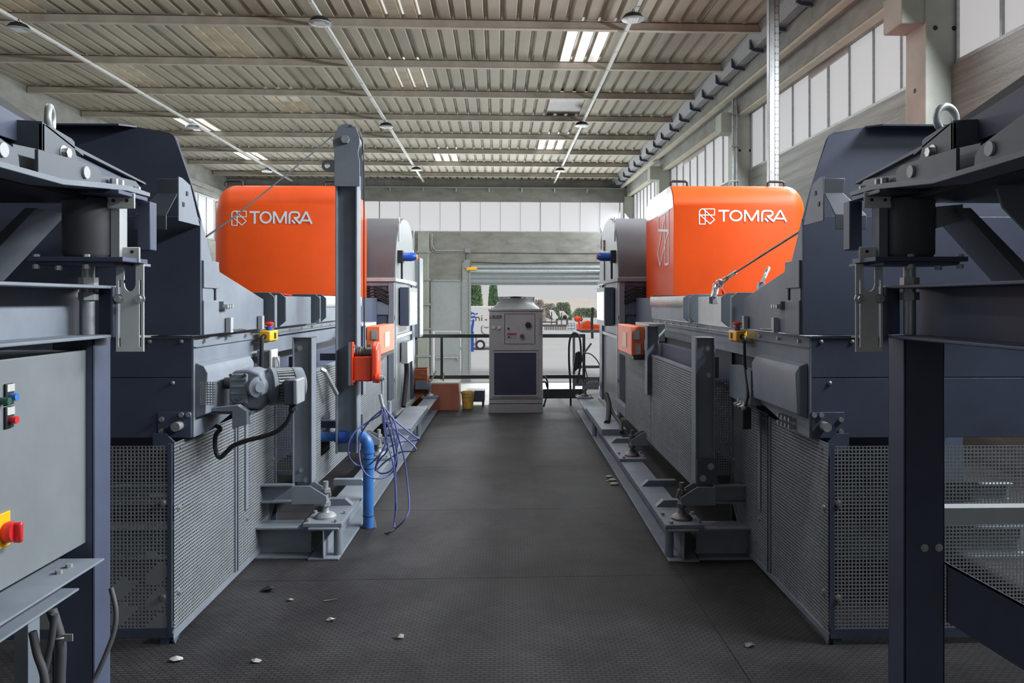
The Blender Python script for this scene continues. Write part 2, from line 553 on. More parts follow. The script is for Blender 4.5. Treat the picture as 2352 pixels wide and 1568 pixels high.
# columns with corbels and tie holes --------------------------------
for k, y in enumerate((-12.3, -5.6, 1.1, 8.11, 14.85, 21.9, 27.9)):
    c = MB(B)
    c.box(4.45, 4.85, y, y + 0.42, ZG, 5.30)
    zc0 = {3: 4.50, 4: 4.80, 5: 4.98}.get(k, 4.8)
    if k < 6: c.box(4.20, 4.46, y + 0.02, y + 0.42, zc0, zc0 + 0.37)
    co = struct(c.build('trim_%d' % (20 + k), concrete_pale, bevel=0.012))
    for (dx, z) in ((0.10, 4.45), (0.30, 4.45)):
        MB(B).cyl((4.45 + dx, y - 0.002, z), (4.45 + dx, y + 0.03, z), 0.026, n=14).build('tie_hole', rubber, co)
    MB(B).cyl((4.448, y + 0.22, 3.85), (4.48, y + 0.22, 3.85), 0.026, n=14).build('tie_hole', rubber, co)

# window bands --------------------------------------------------------
def window(n, a, b, z0, z1, axis, pos, npane, louvres=()):
    """a band of frosted panes between slim mullions"""
    g, f = MB(B), MB(B)
    def bx(m, u0, u1, d0, d1, za, zb):
        if axis == 'y': m.box(pos + d0, pos + d1, u0, u1, za, zb)
        else: m.box(u0, u1, pos + d0, pos + d1, za, zb)
    bx(g, a, b, 0.02, 0.03, z0, z1)
    bx(f, a, b, -0.02, 0.05, z0 - 0.03, z0 + 0.02)
    bx(f, a, b, -0.01, 0.05, z1 - 0.02, z1 + 0.02)
    for i in range(npane + 1):
        u = a + (b - a) * i / npane
        ww = 0.035 if i % 4 == 0 else 0.014
        bx(f, u - ww / 2, u + ww / 2, -0.01, 0.05, z0, z1)
    fo = struct(f.build('window_%d' % n, galv))
    g.build('pane', pane_back if n in (5, 6) else pane_mat, fo)
    for (u0, u1, za, zb) in louvres:
        l = MB(B)
        for i in range(8):
            z = za + (zb - za) * (i + 0.2) / 8
            bx(l, u0, u1, -0.015, 0.015, z, z + (zb - za) / 14)
        l.build('louvre', dry, fo)
window(1, -11.8, 1.08, 4.09, 5.05, 'y', XR + 0.05, 18)
window(2, 1.54, 8.08, 4.09, 5.12, 'y', XR + 0.05, 9)
window(3, 8.55, 14.83, 4.09, 5.22, 'y', XR + 0.05, 9, ((10.65, 12.04, 5.0, 5.12),))
window(4, 15.29, 21.88, 4.09, 5.3, 'y', XR + 0.05, 9, ((18.2, 20.4, 5.1, 5.24),))
window(5, 22.34, 27.88, 4.09, 5.36, 'y', XR + 0.05, 9)
window(6, -9.8, 4.3, 4.05, 5.12, 'x', YBK + 0.08, 20)
window(7, 1.0, YBK - 1, 3.65, 5.0, 'y', XL - 0.10, 36)

# roof: trapezoid sheets, rib pitch 250 mm, with clear sheets let in -----
PITCH = 0.25
PURL = [12.2 + 2.065 * k for k in range(-11, 8)]
def rib_profile(x):
    return [(x, 0.0), (x + 0.165, 0.0), (x + 0.19, 0.06), (x + 0.225, 0.06), (x + 0.25, 0.0)]
CLEAR = {  # (purlin field, rib column from x=-9.4): kind
    }
def colof(x): return int(math.floor((x - XL) / PITCH))
for (x, k, kind) in ((1.25, 0, 'b'), (-1.92, 1, 'd'), (-4.75, 2, 'd'), (1.25, 4, 'b'), (-1.75, 5, 'b'), (-7.65, 3, 'b'), (-7.6, 5, 'b'), (-4.75, 0, 'd'), (-7.4, -1, 'd'), (-1.75, -1, 'd'), (-7.4, 1, 'd'), (1.3, 2, 'x')):
    for j in range(3):
        CLEAR[(k, colof(x) + j)] = kind
strips = {'s': MB(B), 'b': MB(B), 'd': MB(B), 'x': MB(B)}
ncol = int((4.22 - XL) / PITCH) + 1
for k in range(-11, 8):
    y0 = 12.2 + 2.065 * k
    y1 = y0 + 2.065
    if k == 7: y1 = YBK + 0.2
    c = 0
    while c < ncol:
        kind = CLEAR.get((k, c), 's')
        x = XL + c * PITCH
        pr = rib_profile(x)
        if kind == 'x':
            pr = [(x, 0.02), (x + 0.25, 0.02)]
        vs, fs = [], []
        dz = 0.004 * (k % 2)
        for (px_, pz) in pr:
            vs.append((px_, y0 - 0.03, ZR + pz + dz))
            vs.append((px_, y1 + 0.03, ZR + pz + dz))
        for i in range(len(pr) - 1):
            fs.append((2 * i, 2 * i + 1, 2 * i + 3, 2 * i + 2))
        if kind == 'b':
            strips['b'].add(vs[:4], fs[:1]); strips['d'].add(vs[2:], [tuple(a - 2 for a in q) for q in fs[1:]])
        elif kind == 'd':
            strips['d'].add(vs[:6], fs[:2]); strips['b'].add(vs[4:8], fs[:1]); strips['d'].add(vs[6:], fs[:1])
        else: strips[kind].add(vs, fs)
        c += 1
ceiling = struct(strips['s'].build('ceiling', roof_mat, smooth=0, solid=0.008, fix=False))
strips['b'].build('clear_roof_sheet', sky_bright, ceiling, smooth=0, solid=0.006, fix=False)
strips['d'].build('dirty_clear_roof_sheet', sky_dim, ceiling, smooth=0, solid=0.006, fix=False)
strips['x'].build('patched_roof_sheet', steel_dark, ceiling, smooth=0, solid=0.006, fix=False)
# sheet joints
j = MB(B)
for k in range(-1, 8):
    y0 = 12.2 + 2.065 * k
    for c in range(0, ncol, 4):
        x = XL + (c + 0.08 + (k % 2) * 2) * PITCH
        if x < 4.1 and (k, int((x - XL) / PITCH)) not in CLEAR: j.box(x, x + 0.006, y0, y0 + 2.0, ZR - 0.009, ZR - 0.004)
j.build('sheet_joint', steel_dark, ceiling)
roofcap = MB(B).box(XL - 0.6, XR + 0.6, YN - 0.3, YBK + 0.5, 6.10, 6.2)
struct(roofcap.build('ceiling_upper', concrete))
for n, y in enumerate(PURL):
    if y < YN: continue
    p = MB(B)
    p.box(XL + 0.02, 4.12, y - 0.035, y + 0.035, ZR - 0.13, ZR - 0.018)
    p.box(XL + 0.02, 4.12, y - 0.055, y + 0.035, ZR - 0.142, ZR - 0.128)
    struct(p.build('trim_%d' % (40 + n), purlin_mat))
    p = MB(B)
    p.box(XL + 0.02, 4.14, y - 0.04, y + 0.04, ZR - 0.018, ZR - 0.006)
    p.build('packing_strip', steel_dark, COL.objects['trim_%d' % (40 + n)])

# gutter with dark brackets along the right eave
g = MB(B)
steel_dull = mat('dull_zinc', (0.22, 0.225, 0.23), 0.6, var=0.4, scale=40)
g.add([(4.00, YN, 5.88), (4.00, YBK - 0.05, 5.88), (4.10, YBK - 0.05, 5.66), (4.10, YN, 5.66), (4.24, YN, 5.66), (4.24, YBK - 0.05, 5.66)], [(0, 1, 2, 3), (3, 2, 5, 4)])
gut = tag(g.build('roof_gutter', steel_dull, smooth=0, solid=0.006, fix=False), 'long folded metal gutter under the roof edge above the right windows', 'gutter')
for k in range(26):
    y = 2.6 + 1.0 * k
    b = MB(B)
    b.prism([(4.03, y, 5.80), (4.03, y, 5.64), (4.08, y, 5.61), (4.26, y, 5.59), (4.26, y, 5.64), (4.11, y, 5.66)], (0, 0.05, 0))
    b.build('gutter_bracket', paint_dark, gut)

# doors ---------------------------------------------------------------
d2 = MB(B)
d2.box(-2.36, -2.30, YBK - 0.06, YBK + 0.06, ZG, 2.36)
d2.box(-1.30, -1.26, YBK - 0.06, YBK + 0.06, ZG, 2.36)
d2.box(-2.36, -1.26, YBK - 0.06, YBK + 0.06, 2.30, 2.36)
d2o = struct(d2.build('door_2', galv))
pnl = MB(B)
x0, x1, z0, z1 = -2.30, -1.30, 0.02 + 0.55, 2.30
cx_, cz_ = (x0 + x1) / 2, (z0 + z1) / 2
pnl.add([(x0, YBK - .03, z0), (x1, YBK - .03, z0), (x1, YBK - .03, z1), (x0, YBK - .03, z1), (cx_, YBK - .055, cz_)], [(0, 1, 4), (1, 2, 4), (2, 3, 4), (3, 0, 4), (0, 3, 2, 1)])
pnl.build('transom_panel', door_mat, d2o, smooth=0)
MB(B).box(-2.22, -1.34, YBK - 0.05, YBK - 0.01, ZG + 0.02, 0.54).build('door_leaf', door_mat, d2o)
pb = MB(B)
pb.cyl((-2.16, YBK - 0.12, -0.36), (-1.42, YBK - 0.12, -0.36), 0.018)
pb.box(-2.18, -2.13, YBK - 0.13, YBK - 0.05, -0.42, -0.32)
pb.box(-1.45, -1.40, YBK - 0.13, YBK - 0.05, -0.46, -0.30)
pb.build('panic_bar', steel, d2o)

d1 = MB(B)   # roller door: guides and curtain rolled most of the way up
d1.box(-1.26, -1.02, YBK - 0.10, YBK + 0.02, ZG, 2.95)
d1.box(-1.02, -0.96, YBK - 0.16, YBK - 0.02, ZG, 2.75)
d1.box(3.60, 3.72, YBK - 0.16, YBK - 0.02, ZG, 2.75)
d1o = struct(d1.build('door_1', galv))
n_sl = 9
cur = MB(B)
z = 2.20
prof = []
for i in range(4):
    for a in range(9):
        zz = z + i * 0.165 + a * 0.0206
        prof.append((YBK - 0.10 - 0.035 * math.sin(math.pi * a / 8), zz))
vs, fs = [], []
for (y, zz) in prof:
    vs += [(-0.96, y, zz), (3.60, y, zz)]
for i in range(len(prof) - 1): fs.append((2 * i, 2 * i + 1, 2 * i + 3, 2 * i + 2))
cur.add(vs, fs)
cur.box(-0.96, 3.60, YBK - 0.12, YBK - 0.07, 2.17, 2.205)
cur.build('door_curtain', shutter_mat, d1o, fix=False)
MB(B).cyl((-1.0, YBK - 0.17, 2.66), (3.66, YBK - 0.17, 2.66), 0.05).build('roller_tube', galv, d1o)

# services on the back wall
dct = MB(B)
dct.box(-2.80, -2.42, YBK - 0.16, YBK - 0.004, ZG, 4.0)
for i in range(6):
    dct.box(-2.77 + i * 0.058, -2.745 + i * 0.058, YBK - 0.172, YBK - 0.16, ZG, 3.3)
dc = thing('cable_duct', B((-2.6, YBK - 0.1, ZG)), 'tall pale ribbed cable duct on the back wall left of the small door', 'cable duct')
dct.build('duct_body', concrete_pale, dc)
for z in (3.32, 2.35, 1.5, 0.65, -0.30):
    MB(B).box(-2.84, -2.36, YBK - 0.21, YBK - 0.12, z - 0.03, z + 0.03).build('strap', galv, dc)
cd = MB(B)
cd.tube([(-2.38, YBK - 0.03, 3.98), (-2.36, YBK - 0.03, 3.97), (-2.36, YBK - 0.03, 3.55), (-2.30, YBK - 0.03, 3.35), (-2.2, YBK - 0.03, 3.32), (-1.15, YBK - 0.03, 3.32)], 0.02, smooth=False)
cd.tube([(-2.32, YBK - 0.03, 3.98), (-2.32, YBK - 0.03, 3.58), (-2.26, YBK - 0.03, 3.42), (-2.18, YBK - 0.03, 3.37), (-1.15, YBK - 0.03, 3.37)], 0.02, smooth=False)
tag(cd.build('conduit', galv), 'pair of thin metal conduits bending along the back wall', 'conduit')
jb = thing('junction_box', B((-1.05, YBK - 0.06, 3.1)), 'small grey junction box above the roller door guide', 'junction box')
MB(B).box(-1.16, -0.98, YBK - 0.12, YBK, 3.30, 3.45).build('housing', cab_grey, jb)
MB(B).cyl((-1.14, YBK - 0.05, 3.30), (-1.14, YBK - 0.05, 3.02), 0.015).build('cable', rubber_grey, jb)
MB(B).box(-1.2, -1.0, YBK - 0.14, YBK - 0.1, 2.75, 3.05).build('lower_housing', cab_grey, jb)
yl = MB(B)
yl.tube([(-1.10, YBK - 0.22, 2.72), (-0.95, YBK - 0.24, 2.74), (-0.75, YBK - 0.24, 2.74)], 0.05)
tag(yl.build('door_drive', yellow), 'yellow drive motor at the top corner of the roller door', 'motor')
for z, sag in ((3.30, 0.0), (2.98, 0.04)):
    cb = MB(B)
    cb.tube([(-0.95, YBK - 0.02, z), (0.6, YBK - 0.02, z - sag), (2.0, YBK - 0.02, z - 0.01), (4.2, YBK - 0.02, z)], 0.012)
    tag(cb.build('wall_cable', rubber_grey), ('upper thin straight cable along the back wall over the roller door', 'lower sagging thin cable along the back wall over the roller door')[1 if sag else 0], 'cable', 'wall cables over the roller door')
pp = MB(B)
pp.cyl((4.40, 14.78, ZG), (4.40, 14.78, 5.4), 0.022)
pp.cyl((4.47, 14.78, ZG), (4.47, 14.78, 5.4), 0.018)
for z in (3.2, 3.85, 4.5, 5.1): pp.box(4.36, 4.52, 14.75, 14.85, z, z + 0.02)
tag(pp.build('rain_pipe', galv), 'pair of slim vertical pipes beside the second concrete column', 'pipe')
st = thing('perforated_strut', P(1779, 415, 9.95) - Vector((0, 0, 2.9 + EYE)), 'tall galvanized strut with punched holes standing behind the right orange hood', 'post')
p0 = P(1767, 400, 9.95); p1 = P(1790, 400, 9.95)
s = MB()
s.box(p0.x, p1.x - 0.055, 9.95, 9.955, ZG, 5.88)
s.box(p1.x - 0.06, p1.x, 9.95, 9.96, ZG, 5.88)
s.box(p0.x, p0.x + 0.005, 9.95, 10.05, ZG, 5.88)
s.box(p1.x - 0.005, p1.x, 9.95, 10.05, ZG, 5.88)
OFF[st] = Vector((p0.x + 0.06, 10.0, ZG)); st.location = OFF[st]
s.build('channel', galv, st)
for i in range(40):
    z = 2.6 + 0.085 * i
    h = MB()
    for dx in (-0.045, -0.018):
        h.cyl((p1.x + dx, 9.949, z), (p1.x + dx, 9.952, z), 0.007, n=8)
    h.build('punched_dots', rubber, st)

# cable trays with hanging lamps ---------------------------------------
for n, x in enumerate((1.95, -2.59, -7.1)):
    t = MB(B)
    t.box(x - 0.028, x + 0.028, 2.0, YBK - 0.3, 5.72, 5.752)
    t.box(x - 0.028, x - 0.022, 2.0, YBK - 0.3, 5.75, 5.765)
    t.box(x + 0.022, x + 0.028, 2.0, YBK - 0.3, 5.75, 5.765)
    tr = tag(t.build('cable_tray', belt_white), ('white cable tray under the roof, the one nearest the right windows', 'white cable tray under the middle of the roof', 'white cable tray under the roof nearest the grooved left beam')[n], 'cable tray', 'cable trays under the roof')
    for y in [2.8 + 1.03 * i for i in range(25)]:
        MB(B).box(x - 0.032, x + 0.032, y, y + 0.02, 5.716, 5.724).build('clip', galv, tr)
lamp_proto = None
def make_lamp(p):
    t = thing('hanging_lamp', p, '', 'lamp', 'round hanging lamps under the roof')
    o = Vector(p)
    MB().lathe(o, (0, 0, 1), [(0.155, 0.0), (0.160, 0.012), (0.150, 0.03), (0.115, 0.075), (0.07, 0.088), (0.0, 0.09)], 28).build('lamp_housing', paint_black, t)
    MB().lathe(o, (0, 0, 1), [(0.150, -0.004), (0.160, 0.0), (0.160, 0.012), (0.150, 0.012)], 28).build('rim', cab_grey, t)
    MB().lathe(o, (0, 0, 1), [(0.0, -0.001), (0.135, -0.001), (0.135, 0.004), (0.0, 0.004)], 28).build('lens', lens_mat, t)
    led = MB()
    for i in range(4): led.box(o.x - 0.072 + i * 0.037, o.x - 0.040 + i * 0.037, o.y - 0.10, o.y + 0.10, o.z - 0.006, o.z - 0.002)
    led.build('led_board', belt_white, t)
    f = MB()
    for i in range(10):
        a = math.pi * 2 * i / 10
        f.box(o.x + 0.05 * math.cos(a) - .004, o.x + 0.05 * math.cos(a) + .004, o.y + 0.05 * math.sin(a) - .02, o.y + 0.05 * math.sin(a) + .02, o.z + 0.07, o.z + 0.105)
    f.build('cooling_fin', paint_black, t)
    hk = MB()
    hk.tube([o + Vector((-0.03, 0, 0.085)), o + Vector((0, 0, 0.16)), o + Vector((0.03, 0, 0.085))], 0.005, smooth=False)
    hk.cyl(o + Vector((0, 0, 0.155)), (o.x, o.y, 5.735), 0.004)
    hk.build('hook', steel_dark, t)
    return t
LAMPL = {(0, 0): 'round hanging lamp nearest on the tray by the right windows', (0, 1): 'round hanging lamp second on the tray by the right windows', (0, 2): 'round hanging lamp farthest on the tray by the right windows',
         (1, 0): 'round hanging lamp nearest on the middle cable tray', (1, 1): 'round hanging lamp second along the middle cable tray', (1, 2): 'round hanging lamp farthest on the middle cable tray',
         (2, 0): 'round hanging lamp nearest on the tray by the left beam', (2, 1): 'round hanging lamp second on the tray by the left beam', (2, 2): 'round hanging lamp farthest on the tray by the left beam'}
for r, xs in enumerate(((1.91, 1.90, 1.895), (-2.57, -2.575, -2.50), (-7.06, -7.05, -7.13))):
    for k in range(3):
        y = ((11.25, 18.1, 24.4), (11.6, 18.4, 24.4), (12.05, 18.7, 24.9))[r][k]
        p = B((xs[k], y, 5.60))
        if lamp_proto is None:
            lamp_proto = make_lamp(p); o = lamp_proto
        else:
            o = copy_tree(lamp_proto); o.location = p
        o['label'] = LAMPL[(r, k)]
# ================================================================ outside the roller door
g = MB()
g.box(-120, 120, 28.6, 330, ZG - 0.3, ZG)
g.box(-14, 14, 27.6, 28.7, ZG - 0.3, ZG - 0.01)
struct(g.build('ground', yard_mat))
g = MB()
vs, fs = [], []
random.seed(3)
for i in range(61):
    x = -110 + i * 4
    h = 0.6 + 1.3 * abs(math.sin(i * 0.7)) + random.random() * 0.8
    for (y, z) in ((150, ZG - 0.2), (165, ZG + 0.4 + 0.3 * random.random()), (230, h), (300, h + 0.8), (320, ZG - 0.5)): vs.append((x, y, z))
for i in range(60):
    for k in range(4): fs.append((i * 5 + k, i * 5 + 5 + k, i * 5 + 6 + k, i * 5 + 1 + k))
g.add(vs, fs)
struct(g.build('hill', dry, fix=False))

def foliage(c, rx, rz, n, size, taper, seed):
    r = random.Random(seed)
    m = MB()
    for i in range(n):
        a, t = r.random() * 6.283, r.random()
        k = (1 - t * taper) * (0.55 + 0.5 * r.random())
        p = Vector(c) + Vector((rx * k * math.cos(a), rx * k * math.sin(a), rz * t))
        d = Vector((math.cos(a) * 0.6, math.sin(a) * 0.6, 1.0 if taper > 0.7 else r.uniform(-.3, 1))).normalized()
        q = d.cross(Vector((r.random() - .5, r.random() - .5, r.random() - .5))).normalized() * size * 0.45
        m.add([p - q, p + q, p + d * size * 1.5, p + q * .3 + d.cross(q) * 0.8], [(0, 1, 2), (0, 3, 2)])
    return m
for n, (px, Y, w, top, lab) in enumerate(((1087, 66, 0.95, 5.6, 'tall cypress close to the left edge of the door opening'), (1133, 70, 0.50, 4.3, 'slim cypress standing behind the chiller'))):
    b = P(px, 800, Y); b.z = ZG
    t = thing('cypress_tree', b, lab, 'tree', 'cypress trees in the yard')
    foliage((b.x, b.y, ZG + 0.4), w, top - ZG, 4200, 0.19, 0.86, n).build('crown', leaf, t, fix=False, smooth=0)
    MB().cyl(b, (b.x, b.y, ZG + 2), 0.12, 0.08).build('trunk', rust, t)
for n, (px, Y, w, h, m_, lab) in enumerate(((1293, 120, 1.3, 2.5, leaf_hazed, 'green bush beyond the yard, behind the white conveyors'), (1277, 125, 0.9, 1.7, leaf_hazed, 'low green bush left of the taller one beyond the yard'), (1262, 134, 1.2, 2.3, dry, 'dry grey bush beyond the yard'), (1236, 112, 1.0, 2.9, dry, 'bare brown bush just right of the chiller top'), (1345, 140, 2.6, 1.5, leaf_hazed, 'low green hedge strip beyond the yard, behind the orange skip'))):
    b = P(px, 720, Y); b.z = ZG
    t = thing('bush', b, lab, 'bush', 'bushes beyond the yard')
    foliage((b.x, b.y, ZG), w, h, 2200, 0.24, 0.45, 20 + n).build('foliage', m_, t, fix=False, smooth=0)

# white lorry with part of a name on its side
Yt = 46.0
def T(px, py, dy=0.0): return P(px, py, Yt + dy)
a = T(1060, 703); b = T(1210, 800)
lo = thing('white_lorry', (a.x, Yt, ZG), 'white lorry parked in the yard, half hidden behind the grey chiller', 'lorry')
body = MB()
body.box(a.x, b.x, Yt, Yt + 2.2, T(1100, 772).z, T(1100, 703).z)
body.build('box_body', truck_white, lo, bevel=0.05)
ch = MB()
ch.box(a.x, T(1092, 0).x, Yt, Yt + 2.2, T(0, 790).z, T(0, 772).z)
ch.box(T(1116, 0).x, b.x, Yt, Yt + 2.2, T(0, 789).z, T(0, 772).z)
ch.box(a.x, T(1088, 0).x, Yt - .05, Yt + 2.2, T(0, 798).z, T(0, 780).z)
ch.build('skirt', truck_white, lo, bevel=0.03)
wc = T(1103, 792)
rw = wc.z - ZG
for px in (1103, 1165):
    wc = T(px, 792)
    wh = MB(); wh.cyl((wc.x, Yt - 0.02, wc.z), (wc.x, Yt + 0.25, wc.z), rw, n=24)
    wo = wh.build('wheel', tyre, lo)
    MB().lathe((wc.x, Yt - 0.03, wc.z), (0, 1, 0), [(0.0, 0), (rw * 0.25, -.02), (rw * .55, 0.0), (rw * .6, .02), (0, .03)], 20).build('wheel_rim', truck_white, wo)
ink = MB()
def LT(x, y): return Vector((T(1093, 0).x + x, Yt - 0.004, T(0, 737.5).z + y))
strokes(ink, [[(0, 0), (0, .22)], arc(.10, .12, .10, .10, 170, 0, 6) + [(.2, 0)], [(.34, 0), (.34, .22)], [(.34, .28), (.34, .33)], [(-.30, .0), (-.12, .0)], [(-.30, .30), (-.24, .42)]], 0.055, LT, (0, -1, 0), 0.004)
ink.build('lettering', dark_ink, lo)
om = MB(); q = T(1113.5, 733.5); om.box(q.x, q.x + .14, Yt - .01, Yt, q.z - .05, q.z + .02); om.build('marker_lamp', orange, lo)
hd = MB()
hd.tube([T(1108, 748, -.02), T(1106, 752, -.02), T(1107, 762, -.02), T(1112, 766, -.02), T(1121, 768, -.02)], 0.02)
hd.tube([T(1112, 750, -.02), T(1118, 752, -.02), T(1122, 750, -.02)], 0.015)
hd.build('door_outline', steel_dark, lo)
cr = thing('blue_crane_arm', T(1084, 800, -1.5), 'blue loader arm standing beside the white lorry', 'crane arm')
OFF[cr].z = ZG; cr.location.z = ZG
c1 = MB(); c1.cyl(T(1082, 765, -1.5), T(1088, 733, -1.5), 0.09, 0.06); c1.build('arm', blue, cr)
c1 = MB(); c1.cyl(T(1078, 729, -1.5), T(1092, 727, -1.5), 0.06); c1.cyl(T(1080, 716, -1.5), T(1092, 722, -1.5), 0.05); c1.cyl(T(1095, 719, -1.5), T(1096, 722, -1.5), .06); c1.build('boom', blue, cr)
c1 = MB(); c1.box(T(1076, 0, -1.5).x, T(1088, 0, -1.5).x, Yt - 1.6, Yt - 1.3, ZG, T(0, 762, -1.5).z); c1.build('base', blue, cr)

# things across the yard
Yo = 77.0
def O(px, py, dy=0.0): return P(px, py, Yo + dy)
sk = thing('orange_skip', (O(1355, 0).x, Yo, ZG), 'orange open skip across the yard seen past the chiller', 'skip')
s = MB()
s.prism([O(1336, 758), O(1395, 758), O(1395, 746), O(1361, 746), O(1355, 737), O(1348, 738), O(1340, 742)], (0, 2.2, 0))
s.build('tub', orange, sk)
s = MB()
for px in (1341, 1347, 1353, 1360, 1367): s.box(O(px, 0).x, O(px, 0).x + 0.06, Yo - 0.05, Yo, O(0, 758).z, O(0, 744).z)
s.box(O(1338, 0).x, O(1395, 0).x, Yo - .05, Yo, O(0, 751).z, O(0, 750).z)
s.build('rib', orange_red, sk)
gb = thing('orange_grab', (O(1328, 0).x, Yo - 1, ZG), 'orange hydraulic grab beside the orange skip', 'grab')
s = MB(); s.ball(O(1325, 732, -1), 0.28); s.tube([O(1325, 732, -1), O(1331, 729, -1), O(1335, 735, -1)], 0.12); s.tube([O(1328, 733, -1), O(1331, 744, -1), O(1331, 757, -1)], 0.12); s.build('claw', orange_red, gb)
s = MB(); s.tube([O(1332, 728, -1), O(1337, 733, -1), O(1334, 738, -1)], 0.07); s.build('hose', rubber, gb)
s = MB(); s.box(O(1322, 0).x, O(1325, 0).x, Yo - 1.2, Yo - 1, O(0, 758).z, O(0, 744).z); s.box(O(1322, 0).x, O(1340, 0).x, Yo - 1.2, Yo - 1, O(0, 758.5).z, O(0, 756.5).z); s.build('stand', orange_red, gb)
bs = MB()
for px in (1304, 1311, 1319): bs.box(O(px, 0).x, O(px, 0).x + .07, Yo - .1, Yo, O(0, 758).z, O(0, 744).z)
for py in (744, 749, 756): bs.box(O(1304, 0).x, O(1320, 0).x, Yo - .1, Yo, O(0, py).z - .04, O(0, py).z + .04)
tag(bs.build('blue_cage', mat('pale_blue_metal', (0.25, 0.38, 0.48), 0.5)), 'pale blue metal cage left of the orange skip', 'cage')
wl = MB(); wl.box(O(1200, 0).x, O(1304, 0).x, Yo + 1, Yo + 1.2, O(0, 752).z, O(0, 747).z)
for px in range(1252, 1304, 4): wl.box(O(px, 0).x, O(px, 0).x + .09, Yo + 1, Yo + 1.2, ZG, O(0, 752).z)
wl.box(O(1250, 0).x, O(1285, 0).x, Yo + 6, Yo + 7, O(0, 746).z, O(0, 743).z)
tag(wl.build('low_barrier', steel_dark), 'long low dark barrier across the yard behind the chiller', 'barrier')
for n, (q0, q1, lab) in enumerate((((1266, 716), (1279, 732), 'white sloping conveyor across the yard, left one of two'), ((1289, 718), (1303, 730), 'white sloping conveyor across the yard with a dark end'))):
    c = thing('yard_conveyor', (P(q1[0], q1[1], 95).x, 95, ZG), lab, 'conveyor', 'white conveyors in the yard')
    p0, p1 = P(*q0, 95), P(*q1, 95)
    s = MB(); s.prism([p0 + Vector((-.2, 0, .25)), p0 + Vector((.3, 0, .2)), p1 + Vector((.2, 0, .15)), p1 + Vector((-.3, 0, -.2)), p0 + Vector((-.1, 0, -.4))], (0, .9, 0)); s.build('trough', truck_white, c)
    s = MB(); s.box(p1.x - .1, p1.x + .1, 95, 95.5, ZG, p1.z); s.box(p0.x, p0.x + .1, 95, 95.5, ZG, p0.z); s.build('leg', steel_dark, c)
    if n: MB().ball(p1 + Vector((-.3, -.1, .1)), 0.25).build('end_roller', rubber, c)
pl = MB(); q = P(1362, 740, 60)
pl.tube([P(1361, 706, 60), P(1361.5, 720, 60), P(1359.5, 733, 60), (q.x - .05, 60, ZG)], 0.10, smooth=False)
tag(pl.build('dark_pole', rubber), 'dark slender pole at the right edge of the door opening', 'pole')

# ================================================================ at the end of the platform
YC = 11.44
def Cz(py): return EYE - (py - PP_Y) * 11.45 / F_PX
def Cx(px): return P(px, 0, YC).x
cx0, cx1 = Cx(1123.5), Cx(1246.5)
chl = thing('process_chiller', ((cx0 + cx1) / 2, YC + .4, 0), 'tall grey process chiller with a big dark filter at the end of the aisle', 'chiller')
s = MB(); s.box(cx0, cx1, YC, YC + 0.80, 0.13, Cz(714)); s.build('casing', chill_mat, chl, bevel=0.006)
s = MB(); s.box(cx0 - .01, cx1 + .005, YC - .012, YC + 0.8, 0, 0.125); s.build('plinth', chill_side, chl, bevel=0.004)
s = MB(); s.box(cx0 + .0, cx1, YC - 0.006, YC, 0.20, 0.206); s.box(cx0, cx1, YC - 0.006, YC, 0.135, 0.139); s.box(cx0 + .06, cx1 - .06, YC - 0.01, YC, Cz(806), Cz(804)); s.build('panel_joint', paint_dark, chl)
s = MB(); s.box(cx0 - .012, cx1 + .012, YC - .015, YC + .82, Cz(714), Cz(709)); s.build('top_tray', chill_side, chl, bevel=0.004)
xc = (cx0 + cx1) / 2
s = MB(); s.lathe((xc, YC + 0.4, Cz(709)), (0, 0, 1), [(0.36, 0), (0.34, 0.02), (0.29, 0.06), (0.265, 0.10), (0.262, 0.155), (0.255, 0.155), (0.25, 0.05), (0.0, 0.05)], 40); s.build('fan_cowl', cowl_mat, chl)
s = MB()
for R in (0.10, 0.18, 0.265): s.torus((xc, YC + .4, Cz(709) + 0.168), (0, 0, 1), R, 0.006, 32, 6)
for i in range(8):
    a = math.pi * i / 4 + .2
    s.cyl((xc, YC + .4, Cz(709) + .178), (xc + .27 * math.cos(a), YC + .4 + .27 * math.sin(a), Cz(709) + .162), 0.005, n=6)
s.lathe((xc, YC + .4, Cz(709) + .15), (0, 0, 1), [(0, 0), (.08, 0), (.08, .03), (0, .035)], 18)
s.build('fan_guard', paint_black, chl)
for sx in (-1, 1):
    MB().cyl((xc + sx * .27, YC + .3, Cz(709) + .17), (xc + sx * .255, YC + .25, Cz(709) + .11), 0.008).build('guard_clip', paint_black, chl)
for px in (1129, 1241):
    MB().torus((Cx(px), YC + .06, Cz(709) + .012), (1, 0, 0), 0.014, 0.006, 12, 6).build('lifting_eye', rust, chl)
def fr(x0, x1, z0, z1, w, m_, nm, dy=0.004):
    s = MB(); s.box(x0, x1, YC - dy, YC, z0, z0 + w); s.box(x0, x1, YC - dy, YC, z1 - w, z1); s.box(x0, x0 + w, YC - dy, YC, z0 + w, z1 - w); s.box(x1 - w, x1, YC - dy, YC, z0 + w, z1 - w)
    return s.build(nm, m_, chl)
fr(Cx(1158.5), Cx(1229), Cz(790), Cz(720), 0.006, paint_black, 'door_joint')
fr(Cx(1131.5), Cx(1235.5), Cz(910), Cz(806), 0.022, chill_mat, 'filter_frame', 0.016)
s = MB(); s.box(Cx(1134), Cx(1233), YC - .008, YC, Cz(907), Cz(810)); fo = s.build('filter', filter_mat, chl)
s = MB()
for i in range(90):
    z = Cz(907) + (Cz(810) - Cz(907)) * i / 90
    s.box(Cx(1134), Cx(1233), YC - .011, YC - .007, z, z + .003)
s.build('filter_mesh', paint_dark, chl)
s = MB()
